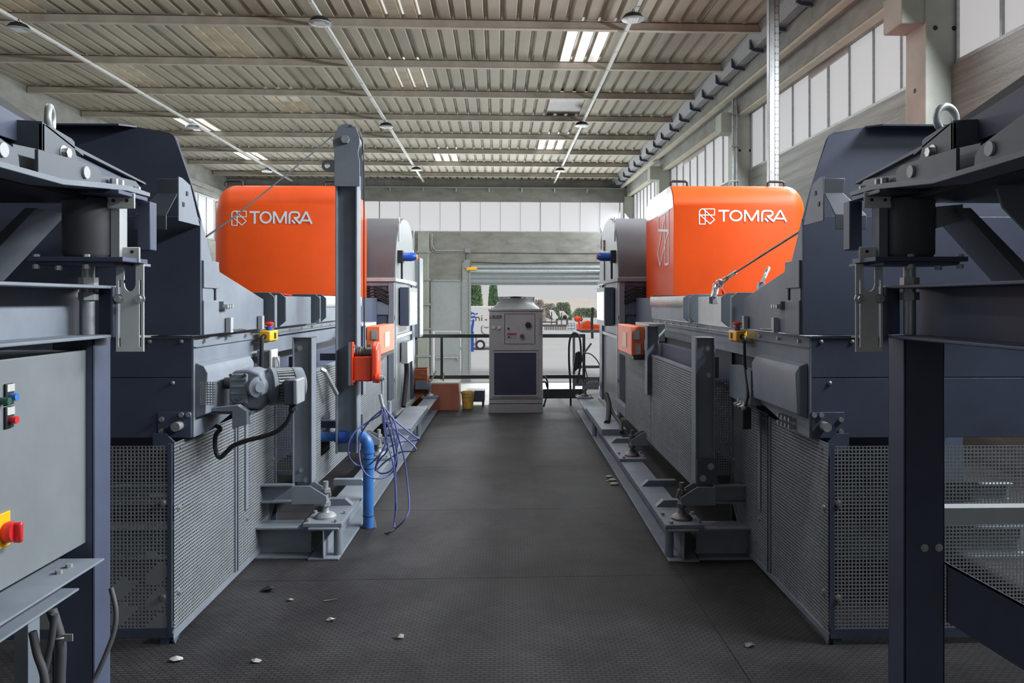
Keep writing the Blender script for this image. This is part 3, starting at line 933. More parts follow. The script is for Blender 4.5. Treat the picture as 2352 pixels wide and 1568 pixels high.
for k in range(6):
    a = k * math.pi / 3
    s.cyl((Cx(1213) + .03 * math.cos(a), YC - .03, Cz(746) + .03 * math.sin(a)), (Cx(1213) + .03 * math.cos(a), YC, Cz(746) + .03 * math.sin(a)), 0.016)
s.cyl((Cx(1213), YC - .035, Cz(746)), (Cx(1213), YC, Cz(746)), 0.034); s.build('controller_dial', paint_black, chl)
MB().cyl((Cx(1199), YC - .035, Cz(772)), (Cx(1199), YC, Cz(772)), 0.031).build('main_switch', mat('dark_red_knob', (0.13, 0.03, 0.04), 0.4), chl)
ks = MB().cyl((Cx(1168), YC - .012, Cz(754)), (Cx(1168), YC, Cz(754)), 0.016).build('lock', paint_black, chl)
MB().ball((Cx(1169.5), YC - .014, Cz(753.2)), 0.006).build('lock_barrel', steel, ks)
s = MB(); s.box(Cx(1165), Cx(1186.5), YC - .004, YC, Cz(777), Cz(769)); wlb = s.build('warning_label', cab_grey, chl)
s = MB(); s.box(Cx(1165), Cx(1186.5), YC - .005, YC, Cz(769), Cz(764.5)); s.build('red_band', mat('dull_red_print', (0.28, 0.05, 0.06), .5), wlb)
s = MB(); s.prism([(Cx(1166.5), YC - .006, Cz(775.5)), (Cx(1171.5), YC - .006, Cz(775.5)), (Cx(1169), YC - .006, Cz(770))], (0, .002, 0)); s.build('warning_triangle', paint_black, wlb)
for px in (1133.5, 1145.8):
    gz = Cz(751)
    go = MB().lathe((Cx(px), YC - .02, gz), (0, 1, 0), [(0.020, 0), (0.027, 0.0), (0.029, 0.01), (0.029, .02)], 22).build('pressure_gauge', steel, chl)
    MB().cyl((Cx(px), YC - .017, gz), (Cx(px), YC - .014, gz), 0.024, n=22).build('gauge_face', paint_dark, go)
    s = MB(); s.box(Cx(px) - .012, Cx(px) + .012, YC - .003, YC, Cz(763), Cz(760)); s.build('gauge_label', chill_side, chl)
s = MB()
def LA(x, y): return Vector((Cx(1125) + x * 0.0295, YC - .003, Cz(731.6) + y * 0.048))
LAU = [[(0.1, 1), (.1, .1), (.85, .1)], [(1.3, 0), (1.3, .9), (2.0, .9), (2.0, 0)], [(1.3, .4), (2.0, .4)], [(2.5, 1), (2.5, .1), (3.2, .1), (3.2, 1)], [(3.7, .1), (3.7, .9), (4.4, .9), (4.4, .1), (3.62, .1)], [(4.9, 0), (4.9, .9), (5.6, .9), (5.6, 0)], [(4.9, .4), (5.6, .4)]]
strokes(s, LAU, 0.24, LA, (0, -1, 0), 0.002)
s.build('lettering', dark_ink, chl)
def text_mesh(body, size, name, m_, parent, loc, rot):
    cu = bpy.data.curves.new('lettering', 'FONT')
    cu.body, cu.size, cu.extrude = body, size, 0.001
    to = bpy.data.objects.new('lettering', cu)
    COL.objects.link(to)
    me = bpy.data.meshes.new_from_object(to.evaluated_get(bpy.context.evaluated_depsgraph_get()))
    bpy.data.objects.remove(to)
    me.materials.clear(); me.materials.append(m_)
    me.name = name
    o = bpy.data.objects.new(name, me)
    COL.objects.link(o)
    o.parent = parent
    o.location = Vector(loc) - OFF[parent]
    o.rotation_euler = rot
    OFF[o] = Vector(loc)
    return o
text_mesh('ultracool', 0.078, 'lettering', mat('grey_print', (0.20, 0.21, 0.22), .5), chl, (Cx(1245), YC - .003, Cz(776)), (math.pi / 2, -math.pi / 2, 0))
hs = MB()
hs.tube([(cx1, YC + .3, Cz(868)), (cx1 + .05, YC + .28, Cz(870)), (cx1 + .085, YC + .25, Cz(886)), (cx1 + .07, YC + .2, Cz(910)), (cx1 + .02, YC + .18, 0.06)], 0.012)
hs.tube([(cx1, YC + .2, Cz(880)), (cx1 + .05, YC + .2, Cz(881)), (cx1 + .075, YC + .22, Cz(893))], 0.012)
hs.build('water_hose', rubber, chl)

# railing
YR = 12.30
rl = thing('guard_rail', (0, YR, 0), 'dark green tubular guard rail behind the chiller', 'railing')
def Rx(px): return P(px, 0, YR).x
xr0, xr1 = Rx(950), Rx(1341)
z1, z2 = 1.096, 0.465
xf_, yf_ = P(1318, 0, 14.1).x, 14.1
xg = P(1390, 0, 14.1).x
for nm, za in (('top_rail', z1), ('knee_rail', z2)):
    s = MB(); s.box(xr0, xr1, YR - .02, YR + .02, za - .055, za); s.build(nm, rail_mat, rl)
    s = MB(); s.prism([(xr1 - .02, YR, za - .05), (xr1 + .02, YR, za - .05), (xf_ + .02, yf_, za - .05), (xf_ - .02, yf_, za - .05)], (0, 0, .048)); s.box(xf_ + .02, xg, yf_ - .02, yf_ + .02, za - .05, za); s.build(nm, rail_mat, rl)
for x, y in ((Rx(1015), YR), (xr1, YR), (xf_, yf_), (xg, yf_), (Rx(1180), YR)):
    s = MB(); s.box(x - .022, x + .022, y - .017, y + .017, 0, z1 - .003); s.build('post', rail_mat, rl)
s = MB(); s.box(Rx(1247), xr1, YR - .006, YR + .006, 0.10, 0.245); s.build('toe_board', rail_mat, rl)
s = MB(); s.box(xf_, xg, yf_ - .006, yf_ + .006, 0.1, .26); s.build('toe_board', rail_mat, rl)
MB(B).box(0.7, 2.4, 12.35, 14.4, -0.10, -0.002).build('landing', floor_mat, floor)

# things on the floor in front of the rail
def boxthing(name, px0, px1, py0, py1, Y, dep, m_, label, cat, bevel=0.004):
    a, b = P(px0, py0, Y), P(px1, py1, Y)
    t = thing(name, ((a.x + b.x) / 2, Y + dep / 2, 0), label, cat)
    return t, a, b
wc_, a, b = boxthing('wooden_crate', 944, 981, 848, 934, 11.75, .4, rust, 'stained orange-brown plank crate against the rail', 'crate')
hgt = a.z
for i in range(4):
    s = MB(); s.box(a.x, b.x, 11.75, 11.77, hgt * i / 4 + .004, hgt * (i + 1) / 4 - .004); s.build('plank', rust, wc_)
s = MB(); s.box(a.x, a.x + .015, 11.77, 12.1, 0, hgt); s.box(b.x - .015, b.x, 11.77, 12.1, 0, hgt); s.box(a.x, b.x, 12.09, 12.1, 0, hgt); s.build('side_board', rust, wc_)
bb, a, b = boxthing('brown_box', 983, 1054, 881, 934, 11.72, .5, brick_brown, 'red-brown sheet metal box with a closed top', 'box')
s = MB(); s.box(a.x, b.x, 11.72, 12.2, 0, a.z); s.build('body', brick_brown, bb, bevel=.004)
s = MB(); s.box(a.x + .01, b.x - .005, 11.74, 12.22, a.z, a.z + .012); s.build('lid', concrete_pale, bb)
s = MB(); s.tube([(a.x + .20, 12.0, a.z + .01), (a.x + .205, 12.02, a.z + .13)], .012, smooth=False)
s.prism([(a.x + .0, 11.9, a.z + .01), (a.x + .09, 11.95, a.z + .17), (a.x + .10, 11.96, a.z + .17), (a.x + .03, 11.9, a.z + .01)], (0, .15, 0)); s.build('flap', concrete, bb)
bk, a, b = boxthing('yellow_bucket', 1058, 1089, 900, 931, 11.85, .2, yellow, 'dirty yellow bucket between brown box and chiller', 'bucket')
r = (b.x - a.x) / 2; c = Vector(((a.x + b.x) / 2, 11.95, 0))
buck = mat('dirty_yellow_plastic', (0.62, 0.38, 0.07), 0.5, var=.4, scale=14)
MB().lathe(c, (0, 0, 1), [(r * .78, 0), (r * .98, a.z - .03), (r * 1.04, a.z - .03), (r * 1.04, a.z), (r * .93, a.z), (r * .72, .02), (0, .02)], 28).build('pail', buck, bk)
MB().tube([c + Vector((-r, 0, a.z - .02)), c + Vector((-r * .7, -r * .75, a.z - .05)), c + Vector((0, -r * 1.02, a.z - .07)), c + Vector((r * .7, -r * .75, a.z - .05)), c + Vector((r, 0, a.z - .02))], .004).build('handle', steel, bk)
bn, a, b = boxthing('low_bench', 1086, 1113, 897, 931, 12.15, .3, paint_dark, 'low dark metal bench behind the yellow bucket', 'bench')
s = MB(); s.box(a.x - .1, b.x, 12.15, 12.45, a.z - .17, a.z); s.build('top', paint_dark, bn)
for x in (a.x - .09, b.x - .04):
    s = MB(); s.box(x, x + .035, 12.16, 12.2, 0, a.z - .16); s.build('leg', paint_dark, bn)
# hose set hung on the gate post
hz = thing('hose_set', (xr1 - .05, YR - .06, 0), 'dark hoses with a lance hung over the gate post right of the chiller', 'hose')
def Hp(px, py, Y=12.2): return P(px, py, Y)
s = MB(); s.tube([Hp(1311, 935), Hp(1310, 880), Hp(1307, 830), Hp(1308, 785), Hp(1316, 766), Hp(1327, 768), Hp(1333, 785), Hp(1334, 830), Hp(1326, 880)], .016); s.build('thick_hose', rubber, hz)
s = MB(); s.tube([Hp(1338, 812), Hp(1355, 812), Hp(1372, 828), Hp(1380, 850), Hp(1374, 875), Hp(1362, 880), Hp(1350, 876)], .009); s.tube([Hp(1338, 820), Hp(1344, 845), Hp(1350, 870)], .008); s.build('thin_hose', rubber, hz)
s = MB(); s.cyl(Hp(1341, 812), Hp(1358, 788), .013, .016); s.build('lance', steel_dark, hz)
s = MB(); s.prism([Hp(1316, 858), Hp(1318, 835), Hp(1322, 810), Hp(1330, 806), Hp(1338, 815), Hp(1338, 830), Hp(1330, 846), Hp(1324, 850)], (0, .06, 0)); s.build('gun_body', paint_black, hz, bevel=.01)
# ================================================================ the two sorting lines, built in (u, d, z): u away from the aisle axis, d along it
CEN = -0.045
def Mx(s): return lambda p: Vector((CEN + s * p[0], p[1] - 0.05 * s, p[2]))
SIDE = {-1: 'left', 1: 'right'}

def foot(parent, u, d, s, X):
    m = MB(X); m.box(u - .13, u + .11, d - .14, d + .13, .200, .225); pad = m.build('pad_plate', paint, parent, bevel=.003)
    m = MB(X); m.lathe((u, d, .225), (0, 0, 1), [(.066, 0), (.066, .012), (.052, .026), (.026, .036), (.020, .05), (.020, .06)], 24); m.build('foot_disc', steel_dark if s > 0 else galv, parent)
    m = MB(X); m.cyl((u, d, .26), (u, d, .455), .0165); m.hexa((u, d, .30), (u, d, .325), .032); m.hexa((u, d, .385), (u, d, .41), .030); m.build('threaded_stem', steel_dark if s > 0 else galv, parent)
    for (a, b) in ((-.105, .09), (.085, -.09), (.09, .1), (-.09, -.11)):
        m = MB(X); m.hexa((u + a, d + b, .225), (u + a, d + b, .243), .013); m.build('pad_bolt', galv, parent)
    for dd in (-.065, .055):
        m = MB(X)
        m.prism([(u + .20, d + dd, .325), (u - .0, d + dd, .325), (u - .022, d + dd, .345), (u - .018, d + dd, .375), (u + .085, d + dd, .44), (u + .20, d + dd, .44)], (0, .010, 0))
        m.build('gusset', paint, parent, bevel=.002)
    m = MB(X); m.box(u - .015, u + .19, d - .06, d + .06, .325, .337); m.build('foot_plate', paint, parent)

def ibeam(m, axis, a0, a1, c, z0, z1, w, tf=.015, tw=.009):
    def bx(x0, x1, y0, y1, q0, q1):
        (m.box(x0, x1, y0, y1, q0, q1) if axis == 'd' else m.box(y0, y1, x0, x1, q0, q1))
    bx(c - w / 2, c + w / 2, a0, a1, z0, z0 + tf)
    bx(c - w / 2, c + w / 2, a0, a1, z1 - tf, z1)
    bx(c - tw / 2, c + tw / 2, a0, a1, z0 + tf, z1 - tf)

def machine(s):
    X = Mx(s)
    sd = SIDE[s]
    def at(u, d, z=0): return X((u, d, z))
    # ---- base beams
    bb = thing('base_beam', at(1.1, 8.4), 'long low steel base beam under the %s sorting line with a raised plate at its far end' % sd, 'steel beam', 'base beams')
    m = MB(X); ibeam(m, 'd', 4.90, 11.62, 1.11, 0, .2, .19); m.build('beam', paint, bb, bevel=.004)
    m = MB(X); m.box(1.0, 1.26, 8.35, 10.15, .20, .265); m.build('raised_plate', paint, bb, bevel=.003)
    for d in (4.985, 9.4):
        m = MB(X); m.cyl((1.035, d, .015), (1.035, d, .186), .028); m.build('stub', paint, bb)
    tb = thing('cross_beam', at(2.1, 5.0), 'steel cross beam on the floor under the front of the %s sorting line' % sd, 'steel beam', 'cross beams')
    m = MB(X); ibeam(m, 'u', 1.21, 3.3, 5.02, 0, .198, .17); m.build('beam', paint, tb, bevel=.003)
    # ---- support frame
    fr_ = thing('support_frame', at(2.1, 6.7), 'dark steel support frame with levelling feet carrying the %s sorting line' % sd, 'machine frame', 'support frames')
    for d in (5.06, 7.12, 11.6):
        foot(fr_, 1.13, d, s, X)
    def post(u0, u1, d0, d1, z0, z1, nm='post'):
        m = MB(X)
        m.box(u0, u0 + .008, d0, d1, z0, z1); m.box(u0, u1, d1 - .008, d1, z0, z1); m.box(u1 - .008, u1, d0, d1, z0, z1); m.box(u0, u1, d0 + .03, d0 + .036, z0, z1); m.box(u0, u1, d0, d1, z1 - .006, z1)
        return m.build(nm, paint, fr_, bevel=.002)
    po = post(1.22, 1.345, 5.07, 5.19, .44, 1.372)
    for (u, z) in ((1.305, 1.30), (1.31, 1.13), (1.295, .52), (1.265, .455)):
        m = MB(X); m.cyl((u, 5.098, z), (u, 5.10, z), .018); m.hexa((u, 5.088, z), (u, 5.10, z), .012); m.build('bolt', galv, po)
    post(1.21, 1.31, 6.80, 6.92, .80, 1.39)
    if s > 0:
        m = MB(X); m.box(1.225, 1.36, 5.058, 5.068, .43, .60); m.build('base_flange', rib_paint, fr_, bevel=.003)
        for (u, z) in ((1.315, .555), (1.265, .48)): bolt(fr_, (u, 5.057, z), (0, -1, 0), .014, .008, m=galv, xf=X)
    m = MB(X); m.box(1.33, 3.25, 5.08, 5.09, .325, .44); m.box(1.33, 3.25, 5.03, 5.09, .325, .335); m.box(1.33, 3.25, 5.03, 5.09, .43, .44); m.build('cross_channel', paint, fr_)
    m = MB(X); m.box(1.30, 1.36, 5.19, 9.6, .33, .43); m.build('side_channel', paint, fr_)
    m = MB(X); m.box(1.345, 1.40, 5.19, 8.0, 1.10, 1.24); m.build('upper_channel', paint_dark, fr_)
    for d in (5.45, 6.05, 7.9):
        m = MB(X); m.prism([(1.04, d, .20), (1.09, d, .245), (1.30, d, .245), (1.30, d, .20)], (0, .06, 0)); m.build('tie_plate', paint, fr_)
    # ---- perforated guards
    gp = .0170
    gh = .0112
    fg = thing('perforated_guard', at(2.35, 3.72), 'square-hole guard screen across the front end of the %s line' % sd, 'guard', 'perforated front guards')
    m = MB(X)
    nu = 100
    blind = (lambda u, v: (v < .36 and math.sin(u * 37) + math.sin(v * 53 + u * 21) > .15 and v < .30 + .06 * math.sin(u * 20)) or (abs(v - .62) < .01 and u < .08)) if s < 0 else (lambda u, v: False)
    m.perf((1.555, 3.72, .075), (1, 0, 0), (0, 0, 1), nu, 50, gp, gh, None, blind); m.build('mesh_sheet', guard_paint, fg, smooth=0, solid=.002)
    m = MB(X); m.box(1.535, 1.555, 3.715, 3.724, .03, .935); m.build('corner_strip', paint_dark, fg)
    m = MB(X); m.box(1.535, 3.25, 3.716, 3.724, .03, .075); m.build('bottom_strip', paint_dark, fg)
    for z in (.66, .22):
        bolt(fg, (1.575, 3.716, z), (0, -1, 0), .011, .008, xf=X)
    sg = thing('perforated_guard', at(1.535, 4.5), 'square-hole guard screen along the aisle beside the front of the %s line' % sd, 'guard', 'perforated side guards')
    def kp(u, v):
        d, z = 3.74 + u, .05 + v
        if d > 5.05 and z < .05 + (d - 5.05) * .9: return False
        return True
    m = MB(X); m.perf((1.535, 3.74, .05), (0, 1, 0), (0, 0, 1), 48, 52, gp, gh, kp); m.build('mesh_sheet', guard_paint, sg, smooth=0, solid=.002)
    m = MB(X); m.perf((1.535, 4.615, .05), (0, 1, 0), (0, 0, 1), 42, 53, gp, gh, lambda u, v: kp(u + .875, v)); m.build('mesh_sheet', guard_paint, sg, smooth=0, solid=.002)
    for (d0, d1, zz0) in ((4.555, 4.61, .05), (4.73, 4.77, .36), (5.33, 5.35, .30)):
        m = MB(X); m.box(1.525, 1.537, d0, d1, zz0, .94); m.build('upright_strip', paint, sg)
    m = MB(X); m.box(1.522, 1.54, 4.575, 4.59, .05, .94); m.build('door_gap', paint_black, sg)
    m = MB(X); m.box(1.528, 1.542, 3.72, 5.06, .02, .05); m.prism([(1.53, 5.05, .02), (1.53, 5.06, .05), (1.53, 5.35, .30), (1.53, 5.35, .26)], (.012, 0, 0)); m.build('bottom_rail', paint, sg)
    m = MB(X); m.prism([(1.52, 3.72, .0), (1.56, 3.72, .09), (1.54, 3.80, .09), (1.53, 3.80, .02)], (.01, 0, 0)); m.box(1.55, 1.59, 3.72, 3.78, 0, .03); m.build('corner_foot', paint_dark, sg)
    for (d, z) in ((3.79, .62), (3.79, .22), (4.78, .30), (5.30, .55)):
        bolt(sg, (1.532, d, z), (-1, 0, 0), .011, .008, xf=X)
    ig = thing('perforated_guard', at(1.5, 5.39), 'narrow square-hole screen between the side guard and the near post of the %s line' % sd, 'guard', 'narrow perforated screens')
    m = MB(X); m.perf((1.40, 5.38, .46), (1, 0, 0), (0, 0, 1), 8, 36, gp, gh); m.build('mesh_sheet', guard_paint, ig, smooth=0, solid=.002)
    m = MB(X); m.box(1.39, 1.402, 5.37, 5.39, .43, 1.10); m.box(1.39, 1.54, 5.37, 5.39, .43, .46); m.build('edge_strip', paint, ig)
    for k, (d0, n) in enumerate(((5.21, 96), (6.87, 86))):
        ag = thing('aisle_guard', at(1.25, d0 + .8), ('perforated aisle panel between the two posts of the %s line' if k == 0 else 'perforated aisle panel next to the far cabinet of the %s line') % sd, 'guard', 'perforated aisle panels')
        hole_ = (lambda u, v: not (s < 0 and .22 < u < .50 and .16 < v < .42) and not (u > 1.56 and v > .40)) if k == 0 else (lambda u, v: not (u < .06 and v > .40))
        m = MB(X); m.perf((1.25, d0, .385), (0, 1, 0), (0, 0, 1), n, 44, gp, gh, hole_); m.build('mesh_sheet', guard_paint, ag, smooth=0, solid=.002)
        m = MB(X); m.box(1.246, 1.262, d0 - .012, d0, .385, .79 if k else 1.133); m.box(1.246, 1.262, d0 + n * gp, d0 + n * gp + .012, .385, 1.133 if k else .79); m.box(1.246, 1.29, d0 - .012 + (.06 if k else 0), d0 + n * gp + .012 - (0 if k else .07), 1.133, 1.145); m.build('edge_strip', paint, ag)
        for z in (.62, 1.02): bolt(ag, (1.247, d0 + .03, z), (-1, 0, 0), .010, .008, xf=X)
    # ---- conveyor body
    cv = thing('belt_conveyor', at(2.3, 5.9, .93), 'dark grey belt conveyor body running under the chute of the %s line' % sd, 'conveyor', 'belt conveyors')
    m = MB(X)
    m.prism([(1.49, 3.86, .94), (1.49, 4.10, .94), (1.49, 4.62, 1.02), (1.49, 4.62, 1.267), (1.49, 8.05, 1.267), (1.49, 8.05, 1.43), (1.49, 3.86, 1.43)], (.012, 0, 0))
    m.build('side_plate', paint, cv, bevel=.002)
    m = MB(X); m.box(1.48, 1.50, 3.86, 8.05, 1.376, 1.379); m.box(1.484, 1.70, 3.87, 8.05, 1.425, 1.432); m.build('top_lip', paint, cv)
    m = MB(X); m.box(1.50, 3.25, 3.86, 3.87, 1.232, 1.425); m.box(1.50, 3.25, 3.86, 3.87, .94, 1.228); m.box(1.50, 3.25, 3.88, 8.0, 1.0, 1.02); m.box(1.50, 3.25, 3.872, 3.88, .94, 1.42); m.build('front_panel', paint_dark, cv, bevel=.002)
    m = MB(X); m.prism([(1.500, 3.852, .94), (1.66, 3.852, .94), (1.66, 3.852, 1.065), (1.500, 3.852, 1.065)], (0, .008, 0)); m.build('bearing_plate', paint_dark, cv, bevel=.002)
    m = MB(X); m.prism([(1.56, 3.80, .86), (1.66, 3.80, .90), (1.66, 3.80, .97), (1.60, 3.80, .97), (1.53, 3.80, .90)], (0, .01, 0)); m.build('deflector_flap', paint_dark, cv)
    m = MB(X); m.cyl((1.555, 3.80, 1.0), (1.555, 3.86, 1.0), .022, n=20); m.build('tension_screw', galv, cv)
    for (u, z) in ((1.66 - .02, 1.03), (1.64, .972), (1.545, 1.052), (1.51, 1.052)):
        m = MB(X); m.cyl((u, 3.842, z), (u, 3.852, z), .012); m.build('bolt', galv, cv)
    for (u, z) in ((1.70, 1.405), (1.548, 1.405), (1.59, 1.205), (2.0, 1.405), (2.4, 1.405)):
        m = MB(X); m.ball((u, 3.858, z), .0105, .008, .0105); m.build('bolt', galv, cv)
    m = MB(X)
    m.prism([(1.44, 3.88, 1.05), (1.43, 3.88, 1.25), (1.45, 3.88, 1.285), (1.49, 3.88, 1.30), (1.49, 3.88, 1.03)], (0, .70, 0))
    cov = m.build('drive_cover', paint, cv, bevel=.004)
    if s > 0:
        for d in (4.57,):
            for z in (1.21, 1.10): bolt(cov, (1.455, d + .01, z), (0, 1, 0), .012, .012, xf=X)
        for k in range(4):
            for z in (1.0, .965):
                m = MB(X); m.hexa((1.455, 4.05 + .055 * k, z), (1.49, 4.05 + .055 * k, z), .012); m.build('bolt', galv, cv)
    for k in range(13):
        d = 3.98 + .31 * k
        m = MB(X); m.hexa((1.476, d, 1.402), (1.49, d, 1.402), .010); m.build('rail_bolt', steel, cv)
    m = MB(X); m.box(1.62, 3.2, 3.95, 8.0, 1.46, 1.48); m.build('belt', rubber, cv)
    m = MB(X); m.box(1.62, 1.64, 5.1, 8.0, .45, 1.25); m.box(1.60, 3.25, 5.60, 5.62, .0, 1.25); m.build('inner_light_block', paint_dark, cv)  # web and cross panel added to block light behind the screens
    # ---- feed chute
    ch_ = thing('feed_chute', at(2.3, 4.3, 1.44), 'tall dark feed chute with a bent hood standing on the %s conveyor' % sd, 'chute', 'feed chutes')
    m = MB(X); m.prism([(1.452, 3.845, 1.437), (1.452, 3.845, 1.985), (1.468, 3.845, 2.01), (3.2, 3.845, 2.01), (3.2, 3.845, 1.437)], (0, .012, 0)); m.build('front_panel', paint_dark, ch_, bevel=.002)
    m = MB(X)
    h = [(1.47, 3.90, 2.0), (1.514, 3.915, 2.15), (1.605, 3.95, 2.395), (1.62, 3.95, 2.42), (1.645, 3.95, 2.434), (1.80, 3.95, 2.462), (3.2, 3.95, 2.462), (3.2, 3.90, 2.0)]
    m.add(h, [tuple(range(len(h)))])
    m.build('hood_panel', paint_dark, ch_, smooth=0, solid=.012)
    m = MB(X); m.prism([(1.80, 3.945, 2.460), (3.2, 3.945, 2.460), (3.2, 3.86, 2.452), (1.85, 3.86, 2.452)], (0, 0, .008)); m.build('hood_lip', paint_dark, ch_)
    m = MB(X)
    m.prism([(1.452, 3.857, 1.437), (1.452, 3.857, 1.998), (1.452, 4.0, 1.80), (1.452, 4.085, 1.795), (1.452, 4.10, 1.752), (1.452, 4.83, 1.612), (1.452, 4.83, 1.437)], (.012, 0, 0))
    m.build('side_plate', paint, ch_, bevel=.002)
    m = MB(X); m.box(1.440, 1.452, 3.86, 4.06, 1.665, 1.80); m.box(1.440, 1.452, 3.86, 4.06, 1.437, 1.605); m.build('cover_plate', paint, ch_, bevel=.003)
    m = MB(X); m.box(1.447, 1.453, 3.86, 3.99, 1.605, 1.665); m.build('recess', paint, ch_)
    m = MB(X); m.box(1.445, 1.453, 4.02, 4.035, 1.605, 1.665); m.build('slot', paint_black, ch_)
    m = MB(X); m.box(1.425, 1.452, 4.08, 4.18, 1.56, 1.60); m.build('latch_block', paint, ch_)
    for d in (4.09, 4.125, 4.16):
        m = MB(X); m.hexa((1.405, d, 1.575), (1.43, d, 1.575), .012); m.build('bolt', steel, ch_)
    for d in (4.17, 4.70):
        m = MB(X); m.box(1.42, 1.445, d, d + .04, 1.437, 1.515); m.build('toggle_clamp', paint_light, ch_)
        m = MB(X); m.cyl((1.425, d + .03, 1.452), (1.42, d + .22, 1.447), .006); m.build('clamp_lever', steel_dark, ch_)
    m = MB(X); m.prism([(1.455, 3.60, 1.965), (1.455, 3.60, 2.165), (1.455, 3.64, 2.165), (1.455, 3.73, 2.145), (1.455, 3.845, 1.965)], (.006, 0, 0)); gs = m.build('side_fin', paint, ch_, bevel=.001)
    for (d, z) in ((3.69, 2.10), (3.65, 2.045)):
        m = MB(X); m.box(1.452, 1.458, d - .010, d + .010, z - .010, z + .010); m.build('square_hole', paint_black, gs)
    m = MB(X)
    pr = [(3.60, 2.155), (3.62, 2.08), (3.58, 2.06), (3.50, 1.99), (3.50, 1.925)]
    m.prism([(1.46, 3.60, 2.155), (1.555, 3.60, 2.155), (1.545, 3.60, 2.085), (1.46, 3.60, 2.085)], (0, .006, 0))
    m.prism([(1.46, 3.60, 2.09), (1.545, 3.60, 2.09), (1.63, 3.55, 1.985), (1.49, 3.55, 1.985)], (0, .006, 0))
    m.prism([(1.49, 3.55, 1.985), (1.63, 3.55, 1.985), (1.63, 3.55, 1.92), (1.49, 3.55, 1.92)], (0, .006, 0))
    m.build('bent_bracket', rib_paint, ch_, bevel=.002)
    m = MB(X); m.box(1.62, 3.2, 4.02, 4.05, 1.5, 2.1); m.build('back_sheet', paint_dark, ch_)
    # ---- skirt boards and black clamp frames on the belt
    sk_ = thing('skirt_board', at(1.46, 6.3, 1.43), 'row of low side boards with dark clamp plates along the %s belt' % sd, 'skirt board', 'skirt boards along the belts')
    m = MB(X); m.box(1.45, 1.456, 5.17, 5.97, 1.437, 1.635); m.build('board', paint if s < 0 else bare_plate, sk_)
    m = MB(X); m.box(1.462, 1.468, 6.28, 8.0, 1.437, 1.63); m.build('board', paint, sk_)
    for d in (4.86, 5.10, 6.02, 6.22):
        m = MB(X); m.prism([(1.60, d, 1.437), (1.44, d, 1.437), (1.395, d, 1.475), (1.395, d, 1.625), (1.43, d, 1.655), (1.60, d, 1.655)], (0, .018, 0))
        m.build('clamp_plate', rib_paint, sk_, bevel=.002)
    for d in (4.98, 6.13):
        m = MB(X); m.box(1.42, 1.45, d - .02, d + .02, 1.437, 1.64); m.build('clamp_bar', paint, sk_)
    m = MB(X)
    pts = []
    for i in range(49):
        pts.append((1.455 + (.010 if (i // 1) % 2 else -.010), 6.35 + 1.62 * i / 48))
    vs, fs = [], []
    for (u, d) in pts: vs += [(u, d, 1.555), (u, d, 1.645)]
    for i in range(48): fs.append((2 * i, 2 * i + 2, 2 * i + 3, 2 * i + 1))
    m.add(vs, fs); m.build('corrugated_sidewall', belt_white, sk_, solid=.006)
    m = MB(X); m.box(1.46, 3.15, 7.90, 7.98, 1.60, 1.66); m.build('black_cross_edge', paint_black, sk_)
    # ---- orange hood
    hd_ = thing('orange_hood', at(2.38, 8.8, 1.64), 'orange rounded sorter hood with white lettering, behind the tall mast' if s < 0 else 'orange rounded sorter hood with white lettering and film-covered side, crossed by a slack steel rope', 'sorter hood', 'orange sorter hoods')
    m = MB(X)
    def prof(i):
        f, b_, t = 8.0 + i, 9.62 - i, 2.79 - i
        r = .235
        a = [(f, 1.645), (f, t - r)] + [(f + r - r * math.cos(q * math.pi / 16), t - r + r * math.sin(q * math.pi / 16)) for q in range(1, 9)]
        a += [(b_ - r + r * math.sin(q * math.pi / 16), t - r + r * math.cos(q * math.pi / 16)) for q in range(0, 9)] + [(b_, 1.645)]
        return a
    sl = [(1.685, 0.004), (1.69, 0)] + [((2.755 if s < 0 else 2.875) + .2 * math.sin(q * math.pi / 16), .2 * (1 - math.cos(q * math.pi / 16)) * .9) for q in range(0, 9)]
    vs, fs = [], []
    n = len(prof(0))
    for (u, i) in sl:
        vs += [(u, d, z) for (d, z) in prof(i)]
    for k in range(len(sl) - 1):
        for i in range(n - 1): fs.append((k * n + i, k * n + i + 1, (k + 1) * n + i + 1, (k + 1) * n + i))
    fs.append(tuple(range(n))); fs.append(tuple((len(sl) - 1) * n + i for i in range(n)))
    m.add(vs, fs)
    body = m.build('shell', orange, hd_, smooth=40)
    if s > 0:
        m = MB(X); pf = [q for q in prof(0) if q[1] > 2.34]
        pf = [(d + .012 * (1 if d < 8.8 else -1), z - .006) for d, z in pf]
        m.prism([(1.6835, d, z) for d, z in pf], (-.002, 0, 0)); m.build('protective_film', tape, hd_)
        m = MB(X)
        def SM(x, y): return Vector((1.683, 8.25 + x * .62, 1.99 + y * .55))
        strokes(m, [[(0, 0), (.0, .62), (.0, 1), (.9, 1), (.9, .72), (.0, .62)], [(0, 0), (.3, 0), (.3, .95)], [(.0, .62), (.75, 0), (.95, .25), (.3, .95)]], .045, SM, (-1, 0, 0), .002)
        m.build('side_emblem', white_ink, hd_)
    for u in (1.70, 2.71):
        m = MB(X); m.tube([(u, 8.22, 2.788), (u, 8.22, 2.825), (u + .02, 8.22, 2.838), (u + .15, 8.22, 2.838), (u + .17, 8.22, 2.825), (u + .17, 8.22, 2.788)], .013, smooth=False); m.build('handle', paint_black, hd_)
    # lettering and emblem on the front, in place coordinates so that it reads the right way round
    yf = 8.0 - .05 * s - .001
    lx0, lx1, lz0, lz1 = ((573.5, 717.5, 513.5, 485.5) if s < 0 else (1650, 1807, 508.5, 482.5))
    a, b = P(lx0, lz0, yf), P(lx1, lz1, yf)
    kx, kz = (b.x - a.x) / 7.05, (b.z - a.z)
    def LM(x, y): return Vector((a.x + x * kx, yf, a.z + y * kz))
    wd = .17
